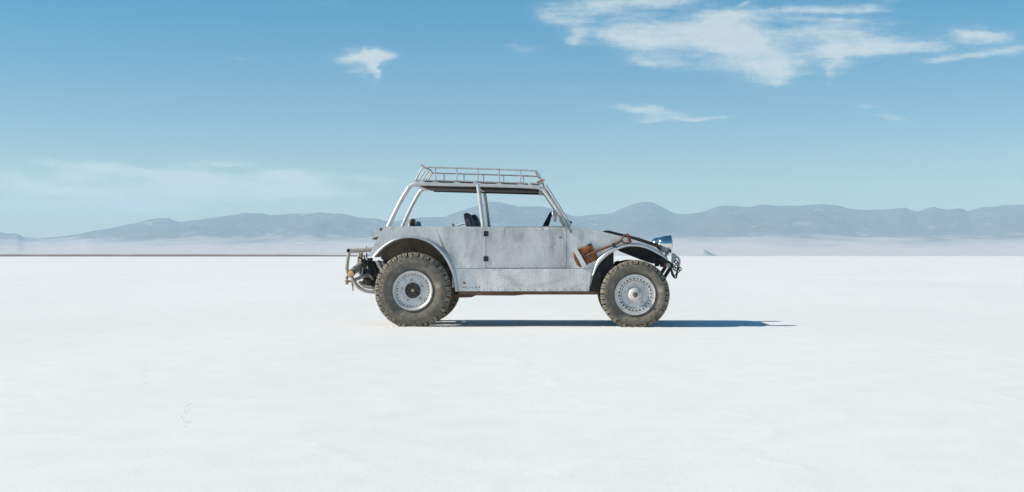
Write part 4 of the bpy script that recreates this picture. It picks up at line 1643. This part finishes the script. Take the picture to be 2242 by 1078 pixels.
CLOUDS = [  # centre x, y, half width, half height, tilt, weight
    (1350, 8, 120, 24, -4, .95), (1460, 4, 60, 10, -6, .4), (1210, 38, 34, 22, 35, .6), (1268, 70, 28, 22, 25, .6), (1256, 90, 18, 10, 0, .45), (1255, 30, 60, 16, 0, .4),
    (1390, 82, 95, 24, 10, .95), (1500, 72, 130, 34, 2, .95), (1590, 58, 80, 34, 0, .85), (1420, 130, 48, 12, 4, .5), (1470, 140, 80, 14, 2, .5),
    (1640, 112, 100, 44, 8, 1.05), (1690, 150, 52, 34, 0, .95), (1700, 176, 26, 18, 0, .4), (1610, 30, 40, 14, 0, .6),
    (1760, 22, 110, 12, -2, .7), (1900, 10, 70, 8, -6, .45), (1880, 24, 80, 5, 0, .5), (1780, 62, 120, 22, -4, .62), (1880, 48, 110, 6, 2, .55),
    (1840, 96, 78, 30, -6, 1.0), (1830, 134, 32, 24, 12, .7), (1818, 166, 9, 22, 10, .55), (1930, 102, 100, 16, -6, .85), (2050, 98, 120, 11, -6, .8),
    (2138, 76, 56, 18, 6, .75), (2195, 84, 40, 10, 0, .5), (2140, 119, 100, 9, -5, .75), (2060, 131, 50, 6, -5, .5), (2235, 106, 60, 7, -4, .55),
    (1635, 6, 26, 4, -18, .45), (1147, 105, 36, 8, 0, .45), (1135, 98, 20, 6, -10, .2),
    (792, 122, 50, 12, 0, .66), (766, 131, 32, 10, -12, .62), (822, 118, 36, 10, 0, .62), (848, 124, 24, 7, -3, .6), (816, 140, 14, 24, -6, .9), (825, 162, 7, 24, 4, .6), (800, 146, 40, 18, 10, .3), (780, 154, 28, 7, 0, .5), (793, 107, 8, 8, 0, .6), (768, 106, 14, 7, 0, .55), (796, 176, 18, 10, 40, .25), (840, 140, 22, 5, -8, .35),
    (520, 127, 20, 4, 0, .55), (1250, 191, 40, 6, 3, .3), (1385, 192, 30, 4, 0, .12),
    (1380, 234, 54, 8, 2, .62), (1440, 245, 54, 10, 6, .68), (1420, 260, 42, 8, 0, .62), (1490, 262, 66, 6, -1, .65), (1548, 259, 48, 4, -4, .7),
    (1897, 232, 30, 5.5, 0, .7), (1905, 251, 38, 5, -3, .55), (1952, 257, 28, 4.5, 4, .6), (1740, 248, 34, 4, 0, .15), (1895, 322, 52, 5, -2, .26), (1960, 342, 60, 10, 0, .12), (2225, 338, 30, 9, -15, .3),
    (95, 352, 50, 8.8, 6, 0.79), (165, 361, 50, 11.2, 4, 0.68), (225, 365, 45, 10.0, 6, 0.68), (345, 380, 92, 11.2, 3, 0.95), (430, 392, 80, 13.8, 5, 0.85), (455, 356, 62, 7.5, 0, 0.64), (512, 360, 40, 6.2, 0, 0.47),
    (610, 384, 60, 11.2, 6, 0.87), (670, 394, 50, 15.0, 8, 0.79), (785, 390, 60, 7.5, 5, 0.83), (835, 394, 30, 5.0, 2, 0.47), (835, 411, 32, 3.8, 0, 0.64), (20, 386, 40, 15.0, 12, 0.75), (170, 390, 50, 13.8, -4, 0.75),
    (70, 412, 90, 12.5, 4, 0.79), (200, 424, 70, 10.0, 6, 0.72), (470, 420, 160, 17.5, 2, 0.68), (660, 424, 120, 11.2, 2, 0.64), (350, 436, 160, 12.5, 0, 0.49), (80, 446, 110, 6.2, -1, 0.56), (330, 455, 120, 11.2, 3, 0.49), (190, 470, 230, 22.5, 0, 0.38), (620, 448, 50, 6.2, 0, 0.38),
    (300, 398, 400, 34, 1, .42), (560, 405, 220, 26, 3, .38), (120, 430, 260, 26, 0, .30), (400, 460, 420, 22, 0, .22),
    (1400, 428, 160, 18, 0, .16), (1050, 425, 120, 16, 0, .15), (735, 8, 40, 12, 0, .14), (900, 30, 60, 16, 30, .08), (30, 32, 40, 6, 0, .1),
]
Fv = None
WV = wv.outputs[0]
for ci, (cx, cy, hx, hy, tl, wt) in enumerate(CLOUDS):
    if ci and ci % 12 == 0:      # keeps the sums in order
        cs = N.new('ShaderNodeVectorMath'); cs.operation = 'ADD'
        L.new(WV, cs.inputs[0]); L.new(mth('MULTIPLY', Fv, 1e-6), cs.inputs[1])
        WV = cs.outputs[0]
    mp = N.new('ShaderNodeMapping')
    mp.vector_type = 'TEXTURE'
    mp.inputs['Location'].default_value = (cx, cy, 0)
    mp.inputs['Rotation'].default_value = (0, 0, math.radians(tl))
    mp.inputs['Scale'].default_value = (hx, hy, 1)
    L.new(WV, mp.inputs[0])
    dt = N.new('ShaderNodeVectorMath'); dt.operation = 'DOT_PRODUCT'
    L.new(mp.outputs[0], dt.inputs[0]); L.new(mp.outputs[0], dt.inputs[1])
    e = mth('POWER', .42, dt.outputs['Value'])
    Fv = mth('MULTIPLY', e, wt) if Fv is None else mth('MULTIPLY_ADD', e, wt, Fv)
n1 = vnoise(170, 24, 8, 7.7, .64, rot=.06)
n2 = vnoise(40, 20, 8, 1.9, .7)
nn = mth('ADD', mth('MULTIPLY', n1.outputs['Fac'], .6), mth('MULTIPLY', n2.outputs['Fac'], .4))
fray = mth('MULTIPLY', mth('MULTIPLY', mth('SUBTRACT', nn, .5), 3.2), mth('MINIMUM', mth('MULTIPLY', Fv, 1.6), .8))   # frayed ice crystals
den = mth('ADD', mth('MINIMUM', Fv, 1.34), fray)
mr = N.new('ShaderNodeMapRange'); mr.interpolation_type = 'SMOOTHSTEP'
mr.inputs['From Min'].default_value = .0; mr.inputs['From Max'].default_value = 1.55; mr.inputs['To Max'].default_value = .94
L.new(den, mr.inputs['Value'])
front = mth('GREATER_THAN', sp.outputs['Y'], .06)
cmask = mth('MULTIPLY', mr.outputs[0], front)
cm = N.new('ShaderNodeMix'); cm.data_type = 'RGBA'
CLOUD_COL = (.51, .58, .60)
cm.inputs['B'].default_value = (*[v / WS for v in CLOUD_COL], 1)
L.new(cmask, cm.inputs['Factor'])
L.new(tint.outputs['Result'], cm.inputs['A'])
L.new(cm.outputs['Result'], bg.inputs['Color'])

# ------------------------------------------------------------------ camera and output
cam = bpy.data.cameras.new('camera')
cam.sensor_width = 36.0
cam.lens = 36.0 * F / 2242.0
cam.shift_y = (HY - 539.0) / 2242.0
cam.clip_start = 0.1
cam.clip_end = 60000.0
co = bpy.data.objects.new('camera', cam)
co.location = (0, 0, CAM_H)
co.rotation_euler = (PI / 2, 0, 0)
COL.objects.link(co)
SC.camera = co

SC.render.engine = 'CYCLES'
SC.cycles.use_denoising = True
SC.cycles.max_bounces = 8
SC.cycles.volume_bounces = 1
SC.view_settings.view_transform = 'Standard'
SC.view_settings.look = 'None'
SC.view_settings.exposure = 0.25
SC.view_settings.gamma = 1.0
